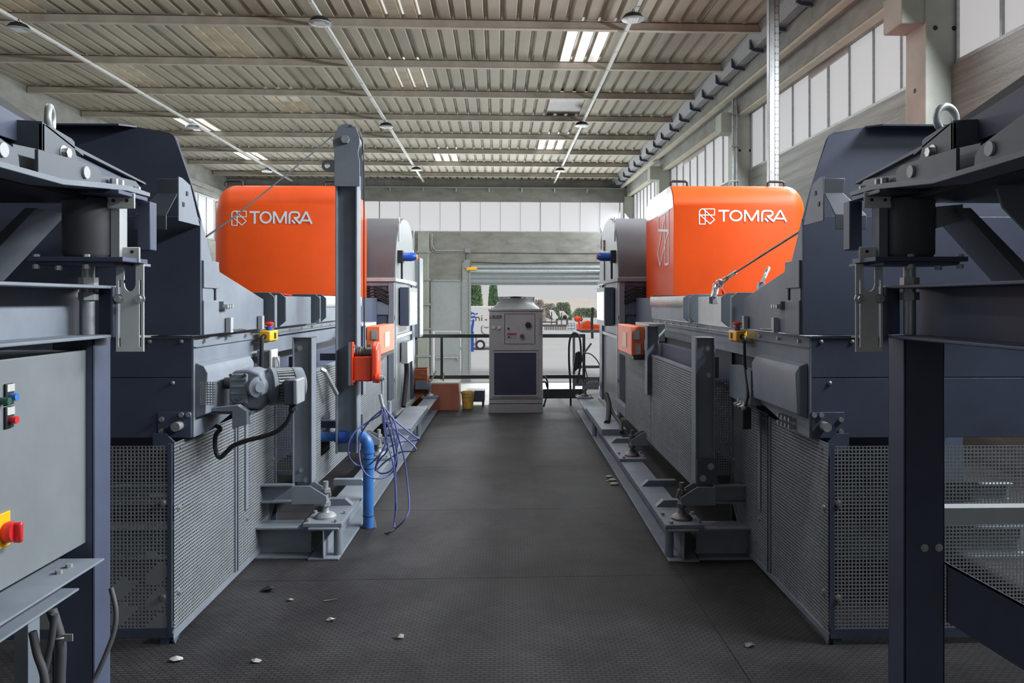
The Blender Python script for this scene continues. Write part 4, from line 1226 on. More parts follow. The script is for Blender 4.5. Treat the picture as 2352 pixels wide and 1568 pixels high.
    let = [[(.0, .93), (1.12, .93)], [(.56, .93), (.56, 0)],
           arc(1.80, .5, .58, .42, 90, 450, 26),
           [(2.72, 0), (2.72, .93), (2.80, .93), (3.38, .12), (3.44, .12), (4.02, .93), (4.08, .93), (4.08, 0)],
           [(4.48, 0), (4.48, .62)] + arc(4.78, .62, .30, .31, 180, 90, 6) + [(5.2, .93)] + arc(5.28, .70, .30, .23, 90, -80, 8) + [(5.05, .47), (5.60, .06), (5.68, .06), (6.32, .93), (6.40, .93), (6.98, 0)],
           [(4.78, .28), (5.10, .02)], [(5.95, .26), (6.78, .26)]]
    q = MB()
    def LM2(x, y): return Vector((a.x + x * kx, yf, a.z + y * kz))
    strokes(q, [[(x * kx / kz, y) for x, y in l] for l in let], .155, lambda x, y: Vector((a.x + x * kz, yf, a.z + y * kz)), (0, -1, 0), .002)
    q.build('lettering', white_ink, hd_)
    mx0, mx1, mz0, mz1 = ((532.5, 565.5, 517.5, 485.0) if s < 0 else (1606.5, 1641, 514.5, 481.5))
    a2, b2 = P(mx0, mz0, yf), P(mx1, mz1, yf)
    ks = (b2.x - a2.x)
    q = MB()
    em = [[(0, 0), (0, .82)] + arc(.2, .8, .2, .2, 180, 90, 6) + [(1, 1), (1, .60), (0, .60)], [(0, 0), (.38, 0), (.38, .80)] + arc(.2, .8, .18, .2, 0, 90, 5), [(.02, .62), (.70, .02), (1, .30), (.36, .92)]]
    strokes(q, em, .062, lambda x, y: Vector((a2.x + x * ks, yf, a2.z + y * ks)), (0, -1, 0), .002)
    q.build('emblem', white_ink, hd_)
    # ---- sorter body under the hood
    sb_ = thing('sorter_machine', at(2.3, 8.8, .3), 'dark closed sorter housing under the %s orange hood' % sd, 'machine housing', 'sorter housings')
    m = MB(X); m.box(1.56, 3.1, 8.1, 9.6, .3, 1.64); m.build('housing', paint_dark, sb_)
    # ---- end cabinet with drum cover
    cb = thing('sorter_cabinet', at(1.6, 10.7, .2), 'tall dark sorter cabinet with half-drum cover at the far end of the %s line' % sd, 'cabinet', 'sorter cabinets')
    m = MB(X); m.box(1.40, 2.6, 9.64, 11.75, .26, 1.86); m.build('body', paint_dark, cb, bevel=.004)
    def drum(u0, u1, shrink=0.0):
        pts = [(9.66 + shrink, 1.88)]
        for q_ in range(0, 25):
            t = math.pi * q_ / 24
            pts.append((10.70 - (1.02 - shrink) * abs(math.cos(t)) ** .82 * (1 if t < math.pi / 2 else -1), 1.90 + (.80 - shrink) * math.sin(t) ** .95))
        pts.append((11.74 - shrink, 1.88))
        mm = MB(X); mm.prism([(u0, d, z) for d, z in pts], (u1 - u0, 0, 0)); return mm
    drum(1.365, 1.84).build('drum_cover', drum_paint, cb, smooth=40)
    drum(1.355, 1.364, .012).build('drum_end_plate', plate_grey, cb)
    for d in (9.95, 11.45):
        m = MB(X); m.box(1.34, 1.356, d, d + .03, 2.35, 2.62); m.torus((1.348, d + .015, 2.62), (1, 0, 0), .03, .01, 14, 6); m.build('lifting_eye', paint_light, cb)
    m = MB(X); m.box(1.335, 1.86, 9.60, 11.78, 1.84, 1.885); m.build('top_rail', paint_light if s < 0 else paint, cb, bevel=.004)
    for d0, d1 in ((9.62, 9.74), (11.62, 11.76)):
        m = MB(X); m.box(1.36, 1.43, d0, d1, .2, 1.84); m.build('corner_post', paint, cb, bevel=.004)
    m = MB(X); m.box(1.352, 1.362, 9.74, 9.78, .2, 1.84); m.box(1.352, 1.362, 11.5, 11.54, .2, 1.84); m.box(1.350, 1.362, 9.76, 11.54, 1.14, 1.18); m.box(1.33, 1.40, 9.74, 11.7, .16, .21); m.build('door_frame', paint_light, cb)
    m = MB(X); m.box(1.372, 1.39, 9.78, 11.5, .21, 1.14); m.build('lower_door', plate_grey, cb)
    m = MB(X); m.box(1.372, 1.39, 9.78, 11.5, 1.18, 1.84); m.build('upper_door', plate_grey, cb)
    m = MB(X); m.box(1.345, 1.372, 11.30, 11.50, .21, 1.84); m.build('hinge_bar', paint_dark, cb)
    dp = MB(X); dp.box(1.245, 1.36, 10.10, 10.95, 1.29, 1.78); do = dp.build('display_housing', paint_dark, cb, bevel=.008)
    m = MB(X); m.box(1.235, 1.246, 10.10, 10.95, 1.29, 1.78); m.build('display_bezel', plate_grey, do)
    m = MB(X); m.box(1.232, 1.236, 10.16, 10.89, 1.36, 1.72); m.build('display_screen', screen, do)
    m = MB(X); m.tube([(1.27, 10.2, 1.80), (1.24, 10.2, 1.815), (1.24, 10.8, 1.815), (1.27, 10.8, 1.80)], .008, smooth=False); m.build('display_rail', galv, do)
    for z in (.35, .62, 1.38):
        m = MB(X); m.cyl((1.35, 9.66, z), (1.35, 9.66, z + .05), .012); m.build('hinge', galv, cb)
    # front recess with cable runs
    m = MB(X); m.box(1.42, 1.83, 9.625, 9.645, 1.79, 1.84); m.box(1.42, 1.83, 9.625, 9.645, 1.44, 1.60); m.box(1.60, 1.645, 9.615, 9.635, 1.50, 1.80); m.build('recess_frame', paint if s < 0 else paint_dark, cb)
    m = MB(X)
    for k in range(9):
        z = 1.62 + .018 * k
        m.tube([(1.42, 9.62, z - .05 + .02 * math.sin(k * 2)), (1.55, 9.615, z + .01), (1.66, 9.615, z + .015 * math.cos(k * 3)), (1.84, 9.62, z - .06)], .010)
    m.build('cable_run', rubber, cb)
    # ---- beacon pointing into the aisle
    bc = thing('beacon', at(1.30, 9.95, 2.10), 'blue warning beacon facing the aisle on the %s drum cover' % sd, 'warning light', 'blue beacons')
    z = 2.16
    m = MB(X); m.box(1.29, 1.356, 9.88, 10.02, z - .08, z + .075); m.build('beacon_base', paint_black, bc, bevel=.006)
    m = MB(X); m.lathe((1.29, 9.95, z), (-1, 0, 0), [(.058, 0), (.058, .10), (.050, .135), (.034, .16), (0, .172)], 24); m.build('lens', blue, bc)
    m = MB(X); m.lathe((1.29, 9.95, z - .004), (-1, 0, 0), [(.030, .160), (.036, .164), (.022, .176), (0, .180)], 24); m.build('orange_reflection', orange_box, bc)  # orange reflection on the blue lens, built as a coloured tip
    m = MB(X); m.cyl((1.31, 9.95, z - .08), (1.31, 9.95, 1.88), .014); m.build('stem', paint_black, bc)
    # ---- orange control box on the second post
    ob = thing('orange_control_box', at(1.2, 7.9, 1.1), 'orange control box bolted beside the far post of the %s line' % sd, 'control box', 'orange control boxes')
    m = MB(X); m.box(1.13, 1.245, 7.15, 8.05, 1.115, 1.375); m.build('housing', orange_box, ob, bevel=.006)
    m = MB(X); m.box(1.126, 1.131, 7.45, 7.72, 1.17, 1.31); m.build('label_plate', beige_label, ob)
    m = MB(X); m.box(1.15, 1.20, 7.135, 7.15, 1.26, 1.34); m.box(1.17, 1.21, 7.135, 7.15, 1.13, 1.22); m.build('connector', galv, ob)
    m = MB(X); m.box(1.14, 1.26, 7.10, 8.1, 1.08, 1.112); m.build('shelf', paint_black, ob)
    m = MB(X); m.box(1.26, 1.40, 7.0, 7.75, 1.25, 1.40); m.build('hat_rail', paint_light, ob)
    # ---- emergency stop
    es = thing('emergency_stop', at(1.42, 4.83, 1.36), 'small yellow emergency stop box with red button on the %s conveyor rail' % sd, 'emergency stop', 'emergency stops')
    m = MB(X); m.box(1.385, 1.45, 4.74, 4.90, 1.362, 1.425); bx_ = m.build('box', yellow, es, bevel=.006)
    m = MB(X); m.box(1.381, 1.386, 4.82, 4.85, 1.375, 1.41); m.build('cover_plug', paint_black, es)
    m = MB(X); m.cyl((1.415, 4.82, 1.425), (1.415, 4.82, 1.447), .018); m.build('button_collar', blue, es)
    m = MB(X); m.lathe((1.415, 4.82, 1.447), (0, 0, 1), [(.014, 0), (.014, .01), (.028, .013), (.028, .022), (.018, .029), (0, .031)], 20); m.build('red_button', red, es)
    m = MB(X); m.cyl((1.423, 4.735, 1.39), (1.423, 4.742, 1.39), .016); m.tube([(1.423, 4.735, 1.39), (1.423, 4.705, 1.385), (1.423, 4.70, 1.35), (1.425, 4.70, 1.24), (1.43, 4.70, 1.16 if s < 0 else 1.2)] + ([] if s < 0 else [(1.425, 4.64, 1.07), (1.40, 4.60, 1.0)]), .012 if s < 0 else .009); m.build('cable', rubber, es)
    m = MB(X); m.box(1.40, 1.49, 4.74, 4.92, 1.352, 1.362); m.build('mounting_plate', paint, es)
    m = MB(X); m.tube([(1.44, 4.905, 1.40), (1.43, 4.96, 1.40), (1.43, 5.10, 1.405), (1.435, 7.6, 1.40)], .004, smooth=False); m.hexa((1.43, 4.98, 1.40), (1.43, 5.06, 1.402), .009); m.build('pull_wire', steel_dark, es)
    return dict(X=X, at=at)

ML = machine(-1)
MR = machine(1)
# ================================================================ left line only: gear motor, mast, winch, pipe, cables
XLm, XRm = ML['X'], MR['X']
def Lp(px, py, Y): return P(px, py, Y)
gm = thing('gear_motor', Vector((-1.3, 4.2, .9)), 'grey gear motor with finned body on the front drum of the left conveyor', 'motor')
cyy, czz = 4.17, 1.157
x0, x1 = Lp(525, 0, 4.08).x, Lp(607, 0, 4.1).x
m = MB(); m.cyl((-1.56, cyy, czz + .02), (x0, cyy, czz + .02), .030, n=20); m.cyl((-1.54, cyy, czz + .02), (-1.50, cyy, czz + .02), .045, n=20); m.build('drive_shaft', steel_dark, gm)
gb_ = MB()
gb_.prism([(x0, 4.08, 1.055), (x0, 4.08, 1.22), (x0 + .03, 4.08, 1.25), (x0 + .10, 4.08, 1.255), (x0 + .155, 4.08, 1.235), (x1, 4.08, 1.20), (x1 + .005, 4.08, 1.09), (x1 - .02, 4.08, 1.05)], (0, .19, 0))
gbo = gb_.build('gearbox', paint, gm, bevel=.012)
m = MB(); m.box(x0 + .012, x0 + .10, 4.062, 4.08, 1.08, 1.235); gc = m.build('gearbox_cover', paint, gm, bevel=.008)
m = MB()
for z in (1.13, 1.165, 1.20): m.box(x0 + .016, x0 + .096, 4.056, 4.064, z, z + .012)
m.build('cover_rib', paint, gc, bevel=.002)
for (dx, z) in ((.02, 1.228), (.09, 1.228), (.02, 1.088), (.09, 1.088), (.035, 1.107), (.065, 1.107)):
    m = MB(); m.hexa((x0 + dx, 4.05, z), (x0 + dx, 4.064, z), .009); m.build('bolt', steel_dark, gm)
m = MB(); m.lathe((x0 + .148, 4.085, 1.165), (0.72, -0.69, 0), [(.056, -.03), (.054, .006), (.034, .010), (.026, .018), (.012, .018), (0, .018)], 24); m.build('output_flange', paint, gm)
CR, SR = math.cos(math.radians(33)), math.sin(math.radians(33))
def ROT(p):
    dx, dy = p[0] - x1 + .03, p[1] - cyy
    return Vector((x1 - .03 + dx * CR - dy * SR, cyy + dx * SR + dy * CR, p[2]))
m = MB(ROT); m.lathe((x1 - .03, cyy, czz), (1, 0, 0), [(.06, 0), (.075, .03), (.098, .035), (.098, .055), (.085, .06), (0, .06)], 30); m.build('motor_flange', paint, gm)
mx0, mx1 = x1 + .03, Lp(664, 0, 4.12).x
m = MB(ROT); m.cyl((mx0, cyy, czz), (mx1, cyy, czz), .078, n=30); mb_ = m.build('motor_body', galv, gm)
m = MB(ROT)
for k in range(34):
    a = 2 * math.pi * k / 34
    c, s_ = math.cos(a), math.sin(a)
    w = .0028
    p = [(.076 * c - w * -s_, .076 * s_ - w * c), (.095 * c - w * -s_, .095 * s_ - w * c), (.095 * c + w * -s_, .095 * s_ + w * c), (.076 * c + w * -s_, .076 * s_ + w * c)]
    m.prism([(mx0, cyy + a_, czz + b_) for a_, b_ in p], (mx1 - mx0 - .006, 0, 0))
m.build('cooling_fins', galv, mb_, smooth=0)
m = MB(ROT); m.lathe((mx1, cyy, czz), (1, 0, 0), [(.092, 0), (.095, .01), (.093, .05), (.06, .065), (0, .066)], 30); m.build('fan_cover', paint, gm)
tx0, tx1 = Lp(658, 0, 4.08).x, Lp(680, 0, 4.08).x
m = MB(); m.box(tx0, tx1, 4.03, 4.16, 1.08, 1.205); tb_ = m.build('terminal_box', paint_dark, gm, bevel=.006)
m = MB(); m.box(tx1, tx1 + .022, 4.02, 4.17, 1.082, 1.208); m.build('terminal_cover', cab_grey, tb_, bevel=.006)
m = MB(); m.cyl((tx0 + .03, 4.09, 1.08), (tx0 + .03, 4.09, 1.045), .018); m.hexa((tx0 + .03, 4.09, 1.06), (tx0 + .03, 4.09, 1.045), .022); m.build('cable_gland', rubber, tb_)
def tb(px, py, Y=4.09): return P(px, py, Y)
m = MB(); m.tube([tb(672, 918), tb(671, 940), tb(660, 968), tb(636, 990), tb(600, 1003), tb(565, 1012), tb(535, 1024), tb(518, 1040), tb(505, 1050), tb(497, 1040), tb(494, 1018), tb(496, 998), tb(506, 985), (-1.53, 4.2, .95)], .0115, 14); m.build('motor_cable', rubber, gm)
m = MB()
m.prism([tb(478, 938, 4.0), tb(545, 930, 4.0), tb(567, 945, 4.0), tb(567, 975, 4.0), tb(533, 985, 4.0), tb(533, 945, 4.0), tb(480, 945, 4.0)], (0, .05, 0)); m.box(-1.55, x1 - .04, 4.03, 4.28, 1.035, 1.047)
m.build('support_tray', paint, gm, bevel=.002)
ga = P(459, 930, 3.90); m = MB(); m.perf((ga.x, 3.90, ga.z), (1, 0, 0), (0, 0, 1), 6, 9, .0125, .0075); m.build('shaft_guard', guard_paint, gm, smooth=0, solid=.002)
pb_ = thing('switch_unit', Lp(606, 800, 4.72), 'small light grey switch unit behind the finned motor', 'switch box')
a, b = Lp(590, 805, 4.78), Lp(630, 846, 4.78)
m = MB(); m.box(a.x, b.x - .03, 4.78, 4.88, b.z, a.z); m.build('housing', paint, pb_, bevel=.004)
m = MB(); m.box(b.x - .03, b.x - .012, 4.77, 4.90, b.z - .01, a.z + .005); m.build('front_cover', paper, pb_, bevel=.006)
m = MB(); m.tube([(b.x - .012, 4.80, a.z - .04), (b.x + .015, 4.80, a.z - .05), (b.x + .02, 4.80, b.z + .01), (b.x - .01, 4.80, b.z)], .005); m.box(b.x - .012, b.x + .004, 4.78, 4.88, b.z, a.z - .04); m.build('wire_bail', galv, pb_)

# mast with pulley head
YM = 5.60
xa, xb = Lp(770, 0, YM).x, Lp(820.5, 0, YM).x
xm = (xa + xb) / 2
zb, zt = Lp(0, 1046, YM).z, Lp(0, 428, YM).z
mt = thing('hoist_mast', (xm, YM + .07, zb), 'tall dark I-section hoist mast with a rounded pulley head, clamped to the left line', 'mast')
m = MB(); m.box(xa, xa + .012, YM, YM + .14, zb, zt + .1); m.box(xb - .012, xb, YM, YM + .14, zb, zt + .1); m.box(xa, xb, YM + .055, YM + .063, zb, zt + .1); m.build('column', paint, mt, bevel=.003)
hp = [(826, 428), (826, 370), (822, 352), (826, 330), (825.5, 312), (820, 300), (818, 292), (810, 286), (795, 283), (782, 286), (775, 293), (774, 300), (767, 312), (764, 325), (767, 350), (768, 370), (768, 428)]
hd2 = [Lp(px, py, YM - .02) for px, py in hp]
for dy in (0.0, .16):
    m = MB(); m.prism([p + Vector((0, dy, 0)) for p in hd2], (0, .010, 0)); m.build('head_plate', paint, mt, bevel=.002)
c = Lp(795, 321, YM - .02)
m = MB(); m.lathe((c.x, YM + .03, c.z), (0, 1, 0), [(.02, 0), (.085, 0), (.088, .012), (.072, .03), (.072, .05), (.088, .068), (.085, .08), (.02, .08)], 30); m.build('pulley', steel_dark, mt)
m = MB(); m.hexa((c.x - .003, YM - .048, c.z), (c.x - .003, YM - .02, c.z), .030); m.cyl((c.x, YM - .02, c.z), (c.x, YM + .15, c.z), .018); m.build('pulley_bolt', galv, mt)
for px in (779, 809):
    q_ = Lp(px, 288.5, YM - .02); m = MB(); m.cyl((q_.x, YM - .03, q_.z), (q_.x, YM - .02, q_.z), .008); m.build('bolt', galv, mt)
ec = Lp(752.5, 380.5, YM + .06)
m = MB()
ring, inn = [], []
for k in range(20):
    a_ = math.pi / 2 + math.pi * k / 19
    ring.append((ec.x + .038 * math.cos(a_), ec.z + .038 * math.sin(a_)))
n_ = 24
vs, fs = [], []
for k in range(n_):
    a_ = 2 * math.pi * k / n_
    vs.append((ec.x + .019 * math.cos(a_), YM + .055, ec.z + .019 * math.sin(a_)))
    r_ = .040
    ox, oz = ec.x + r_ * math.cos(a_), ec.z + r_ * math.sin(a_)
    if math.cos(a_) > 0: ox, oz = xa + .002 if abs(math.sin(a_)) < .99 else ec.x, ec.z + .040 * max(-1, min(1, math.tan(a_) if abs(math.tan(a_)) < 1 else math.copysign(1, math.sin(a_))))
    vs.append((ox, YM + .055, oz))
for k in range(n_):
    j = (k + 1) % n_
    fs.append((2 * k, 2 * j, 2 * j + 1, 2 * k + 1))
m.add(vs, fs); m.build('lifting_lug', paint, mt, smooth=0, solid=.012)
for z in (.70, 1.18):
    m = MB(); m.box(xa - .13, xa + .02, YM + .10, YM + .16, z, z + .05); m.box(xa - .01, xb + .01, YM + .141, YM + .155, z - .04, z + .09); m.build('clamp_bracket', paint_dark, mt)
rp = MB()
r0, r1 = Lp(764, 311, YM + .06), Vector((-1.50, 4.02, 1.6 + (692 - 542) * 4.0 / F_PX))
ctrl = [r0, Lp(700, 366, 5.15), Lp(610, 440, 4.7), Lp(535, 500, 4.25), Lp(474, 543, 4.02)]
rp.tube(ctrl, .0045)
rp.tube([Lp(826, 312, YM + .06), Lp(833, 335, YM + .05), Lp(836, 420, YM + .02), Lp(836, 620, YM), Lp(837, 815, YM)], .0045)
tag(rp.build('hoist_rope', rubber), 'dark steel rope running over the mast head to the chute and the red winch', 'rope')
# winch
YW = YM - .02
wn = thing('rope_winch', Lp(840, 885, YM), 'red-orange hand winch with open drum bolted to the mast', 'winch')
wx0, wx1 = xb - .035, Lp(868, 0, YM).x
wz0, wz1 = Lp(0, 884, YM).z, Lp(0, 786, YM).z
m = MB(); m.box(wx0, wx0 + .014, YW - .03, YW + .13, wz0 - .005, wz1); bp_ = m.build('back_plate', orange_red, wn, bevel=.003)
m = MB(); m.box(wx0 - .016, wx0, YW - .035, YW + .135, wz0 - .005, wz1 - .005); m.build('mounting_plate', paint, wn)
m = MB()
zc = wz0 + .10
m.prism([(wx0 + .014, YW - .02, wz0 + .02), (wx1 - .035, YW - .02, wz0 + .02), (wx1 - .035, YW - .02, wz1 - .10), (wx0 + .014, YW - .02, wz1 - .10)], (0, .12, 0)); m.build('drum_housing', orange_red, wn, bevel=.012)
for xx, th in ((wx1 - .035, .016),):
    m = MB()
    pts = [(YW - .045, wz0 + .035), (YW - .045, wz1 - .06)] + [(YW + .045 - .09 * math.cos(q * math.pi / 10), wz1 - .06 + .06 * math.sin(q * math.pi / 10)) for q in range(1, 10)] + [(YW + .135, wz1 - .06), (YW + .135, wz0 + .035), (YW + .10, wz0 + .01), (YW, wz0 + .01)]
    m.prism([(xx, a_, b_) for a_, b_ in pts], (.04, 0, 0)); m.build('side_cover', orange_red, wn, bevel=.010)
m = MB(); m.cyl((wx0 + .014, YW + .045, wz1 - .075), (wx1 - .035, YW + .045, wz1 - .075), .035, n=24); m.torus((wx0 + .04, YW + .045, wz1 - .075), (1, 0, 0), .038, .006); m.torus((wx0 + .055, YW + .045, wz1 - .075), (1, 0, 0), .038, .006); m.build('rope_drum', steel_dark, wn)
m = MB(); m.lathe((wx0 + .014, YW + .045, wz1 - .055), (1, 0, 0), [(.045, 0), (.048, .004), (0, .005)], 26); m.build('drum_disc', paper, wn)
m = MB(); m.box(wx1 + .004, wx1 + .0065, YW - .03, YW + .005, wz1 - .13, wz1 - .06); m.build('label_plate', cab_grey, wn)
kx_ = Lp(862, 0, YM).x
m = MB(); m.cyl((kx_ + .012, YW - .03, wz0 + .045), (kx_ + .04, YW - .03, wz0 + .045), .034, n=20); m.build('crank_hub', orange_red, wn)
m = MB(); m.cyl((kx_ + .04, YW - .03, wz0 + .045), (kx_ + .06, YW - .03, wz0 + .045), .022, n=18); m.hexa((kx_ + .06, YW - .03, wz0 + .045), (kx_ + .075, YW - .03, wz0 + .045), .014); m.build('crank_nut', galv, wn)
m = MB(); m.cyl((kx_ + .055, YW - .03, wz0 + .05), (kx_ + .062, YW - .03, wz0 - .27), .008); m.build('crank_arm', galv, wn)
m = MB(); m.cyl((kx_ + .062, YW - .03, wz0 - .26), (kx_ + .13, YW - .03, wz0 - .26), .014); m.cyl((kx_ + .10, YW + .01, wz0 - .12), (kx_ + .10, YW + .01, wz0 - .27), .014); m.build('crank_grip', galv, wn)
for z, dy in ((wz1 - .03, .0), (wz1 - .03, .1), (wz0 + .02, 0), (wz0 + .02, .1)):
    m = MB(); m.hexa((wx0 + .014, YW - .012 + dy, z), (wx0 + .026, YW - .012 + dy, z), .009); m.build('bolt', galv, wn)

# blue pipe coming out of the guard and down to the floor
bpv = atZ(846, 1211, 0)
YB = bpv.y
bp2 = thing('blue_pipe', (bpv.x, YB, 0), 'blue plastic pipe elbowing out of the left guard and down to the floor', 'pipe')
rr = .037
zel = Lp(0, 1006, YB).z
xel = Lp(826, 0, YB).x
m = MB(); m.cyl((bpv.x, YB, .002), (bpv.x, YB, zel - .07), rr, n=24); m.build('upright_pipe', blue_pipe, bp2)
m = MB(); arcp = [(xel - .02 + .075 * math.sin(q * math.pi / 16) + 0, YB, zel - .075 + .075 * math.cos(q * math.pi / 16)) for q in range(9)]
sh = bpv.x - arcp[-1][0]
arcp = [(a_[0] + sh, a_[1], a_[2]) for a_ in arcp]
m.tube([(arcp[0][0] - .03, YB, zel)] + arcp + [(bpv.x, YB, zel - .11)], rr * 1.08, 24, smooth=False); m.build('elbow', blue_pipe, bp2)
m = MB(); m.cyl((bpv.x, YB, zel - .115), (bpv.x, YB, zel - .095), rr * 1.18, n=24); m.cyl((arcp[0][0] - .045, YB, zel), (arcp[0][0] - .015, YB, zel), rr * 1.2, n=24); m.build('socket', blue_pipe, bp2)
xs0 = Lp(753, 0, YB + .1).x
m = MB(); m.cyl((xs0 - .05, YB, zel), (arcp[0][0] - .02, YB, zel), rr * .92, n=24); m.build('level_pipe', blue_pipe, bp2)
m = MB(); m.cyl((arcp[0][0] - .13, YB, zel), (arcp[0][0] - .075, YB, zel), rr * 1.3, n=10); m.cyl((arcp[0][0] - .16, YB, zel), (arcp[0][0] - .06, YB, zel), rr * 1.1, n=24); m.build('union_nut', blue, bp2, bevel=.003)
for z in (zel - .155, .085, .42):
    m = MB(); m.torus((bpv.x, YB, z), (0, 0, 1), rr + .001, .003, 24, 6); m.build('cable_tie', rubber, bp2)
m = MB(); m.prism([(bpv.x + rr, YB, .0), (bpv.x + rr + .02, YB, .0), (bpv.x + rr, YB, .09)], (0, .004, 0)); m.build('white_tag', paper, bp2)

# bundle of blue cables hanging from the crank grip
YQ = 5.50
def Q(px, py, dy=0.0): return P(px, py, YQ + dy)
bc2 = thing('blue_cable_coil', Q(890, 1100), 'loose bundle of blue cables hanging by the blue pipe beside the left line', 'cable bundle')
runs = [
    [(878, 930), (872, 952), (840, 972), (815, 992), (800, 1022), (803, 1050), (820, 1068), (845, 1068), (866, 1050), (884, 1032), (920, 1015), (962, 1009), (950, 1000), (905, 963), (882, 935)],
    [(877, 935), (884, 965), (905, 985), (956, 1031), (920, 1038), (885, 1060), (862, 1080), (870, 1050), (888, 1010), (880, 960), (876, 935)],
    [(880, 935), (884, 1000), (902, 1060), (908, 1120), (908, 1175), (906, 1205), (911, 1211), (930, 1192), (940, 1166), (936, 1110), (928, 1050), (915, 1005), (903, 960), (884, 940)],
    [(879, 932), (884, 975), (890, 1030), (872, 1055), (864, 1075), (876, 1087), (900, 1078), (912, 1040), (910, 980), (890, 945)],
    [(881, 935), (895, 990), (907, 1050), (909, 1100), (911, 1172)],
    [(878, 940), (850, 965), (828, 1000), (825, 1040), (832, 1075), (850, 1095), (876, 1098), (900, 1085), (912, 1060), (905, 1000), (893, 955)],
]
m_all = []
for k, r_ in enumerate(runs):
    m = MB()
    m.tube([Q(px, py, .05 * math.sin(i * 1.3 + k)) for i, (px, py) in enumerate(r_)], .0055)
    m.build('cable_loop', blue_cable, bc2)
m = MB(); m.tube([Q(873, 905, -.01), Q(878, 928, -.01), Q(884, 944, -.01)], .012); m.build('cable_tie', galv, bc2)
fc = MB(); fc.tube([atZ(910, 1211, .006), atZ(900, 1219, .006), atZ(885, 1224, .006)], .0055); fc.build('cable_end', rubber, bc2)
sb2 = MB(); sb2.tube([Lp(737, 848, 5.35), Lp(746, 852, 5.36), Lp(774, 905, 5.52)], .016, 4, smooth=False)
tag(sb2.build('stay_bar', galv), 'short slanted metal stay bar in front of the left guard, next to the mast', 'bar')
# left wall cabinet beyond the beacon
wx = thing('switch_cabinet', XLm((1.28, 12.0, 1.06)), 'tall narrow white electrical cabinet at the far end of the left line', 'electrical cabinet')
a, b = P(942, 593, 11.8), P(962, 775, 11.8)
m = MB(); m.box(a.x - .15, b.x - .005, 11.86, 12.25, b.z, a.z); m.build('housing', cab_grey, wx, bevel=.004)
m = MB(); m.box(b.x - .005, b.x + .012, 11.85, 12.26, b.z, a.z + .01); m.build('door', cab_grey, wx, bevel=.004)
m = MB(); m.tube([P(954, 775, 12.0), P(953, 800, 11.9), P(948, 850, 11.70), P(944, 905, 11.66)], .022); m.build('supply_cable', rubber, wx)
m = MB(); m.box(a.x - .25, a.x - .1, 11.83, 11.9, b.z + .2, a.z - .2); m.build('wall_bracket', paint_dark, wx)
jb2 = thing('socket_box', XLm((1.30, 10.5, .75)), 'small grey socket box on the lower door of the left end cabinet', 'socket box')
m = MB(XLm); m.box(1.27, 1.352, 10.2, 10.75, .80, 1.08); m.build('housing', cab_grey, jb2, bevel=.006)
m = MB(XLm); m.tube([(1.31, 10.4, .80), (1.315, 10.42, .6), (1.325, 10.2, .25)], .03); m.build('cable', rubber, jb2)
so = MB(); q_ = P(931, 577, 12.2)
so.box(q_.x - .06, q_.x + .05, 12.2, 12.35, q_.z - .2, q_.z + .12)
# ================================================================ right line only: rope with shackle, lugs, stack light, cable box
rp = thing('lifting_rope', P(1760, 580, 4.6), 'slack steel rope with pressed ferrule and shackle above the right belt', 'rope')
YL = 5.25
m = MB(); m.tube([P(1836, 532, 4.05), P(1760, 580, 4.62), P(1690, 625, 5.12)], .0065, smooth=False); m.build('rope', steel_dark, rp)
m = MB(); m.cyl(P(1690, 625, 5.12), P(1674, 635, YL), .013); m.build('ferrule', galv, rp)
m = MB(); m.tube([P(1674, 635, YL), P(1664, 638, YL), P(1656, 644, YL), P(1653, 651, YL), P(1659, 651, YL), P(1667, 645, YL), P(1673, 637, YL)], .007); m.build('thimble_loop', galv, rp)
m = MB(); m.tube([P(1647, 655, YL), P(1646, 648, YL), P(1651, 643, YL), P(1658, 645, YL), P(1660, 652, YL), P(1655, 662, YL)], .008); m.build('shackle', steel, rp)
m = MB(); m.cyl(P(1638, 653, YL), P(1652, 655, YL), .009); m.build('shackle_pin', blue, rp)
m = MB(); m.cyl(P(1646, 651, YL), P(1652, 662, YL), .012); m.build('pin_nut', red, rp)
m = MB(); m.cyl(P(1658, 664, YL), P(1666, 676, YL), .007); m.cyl(P(1660, 668, YL), P(1665, 677, YL), .010); m.build('red_tab', red, rp)
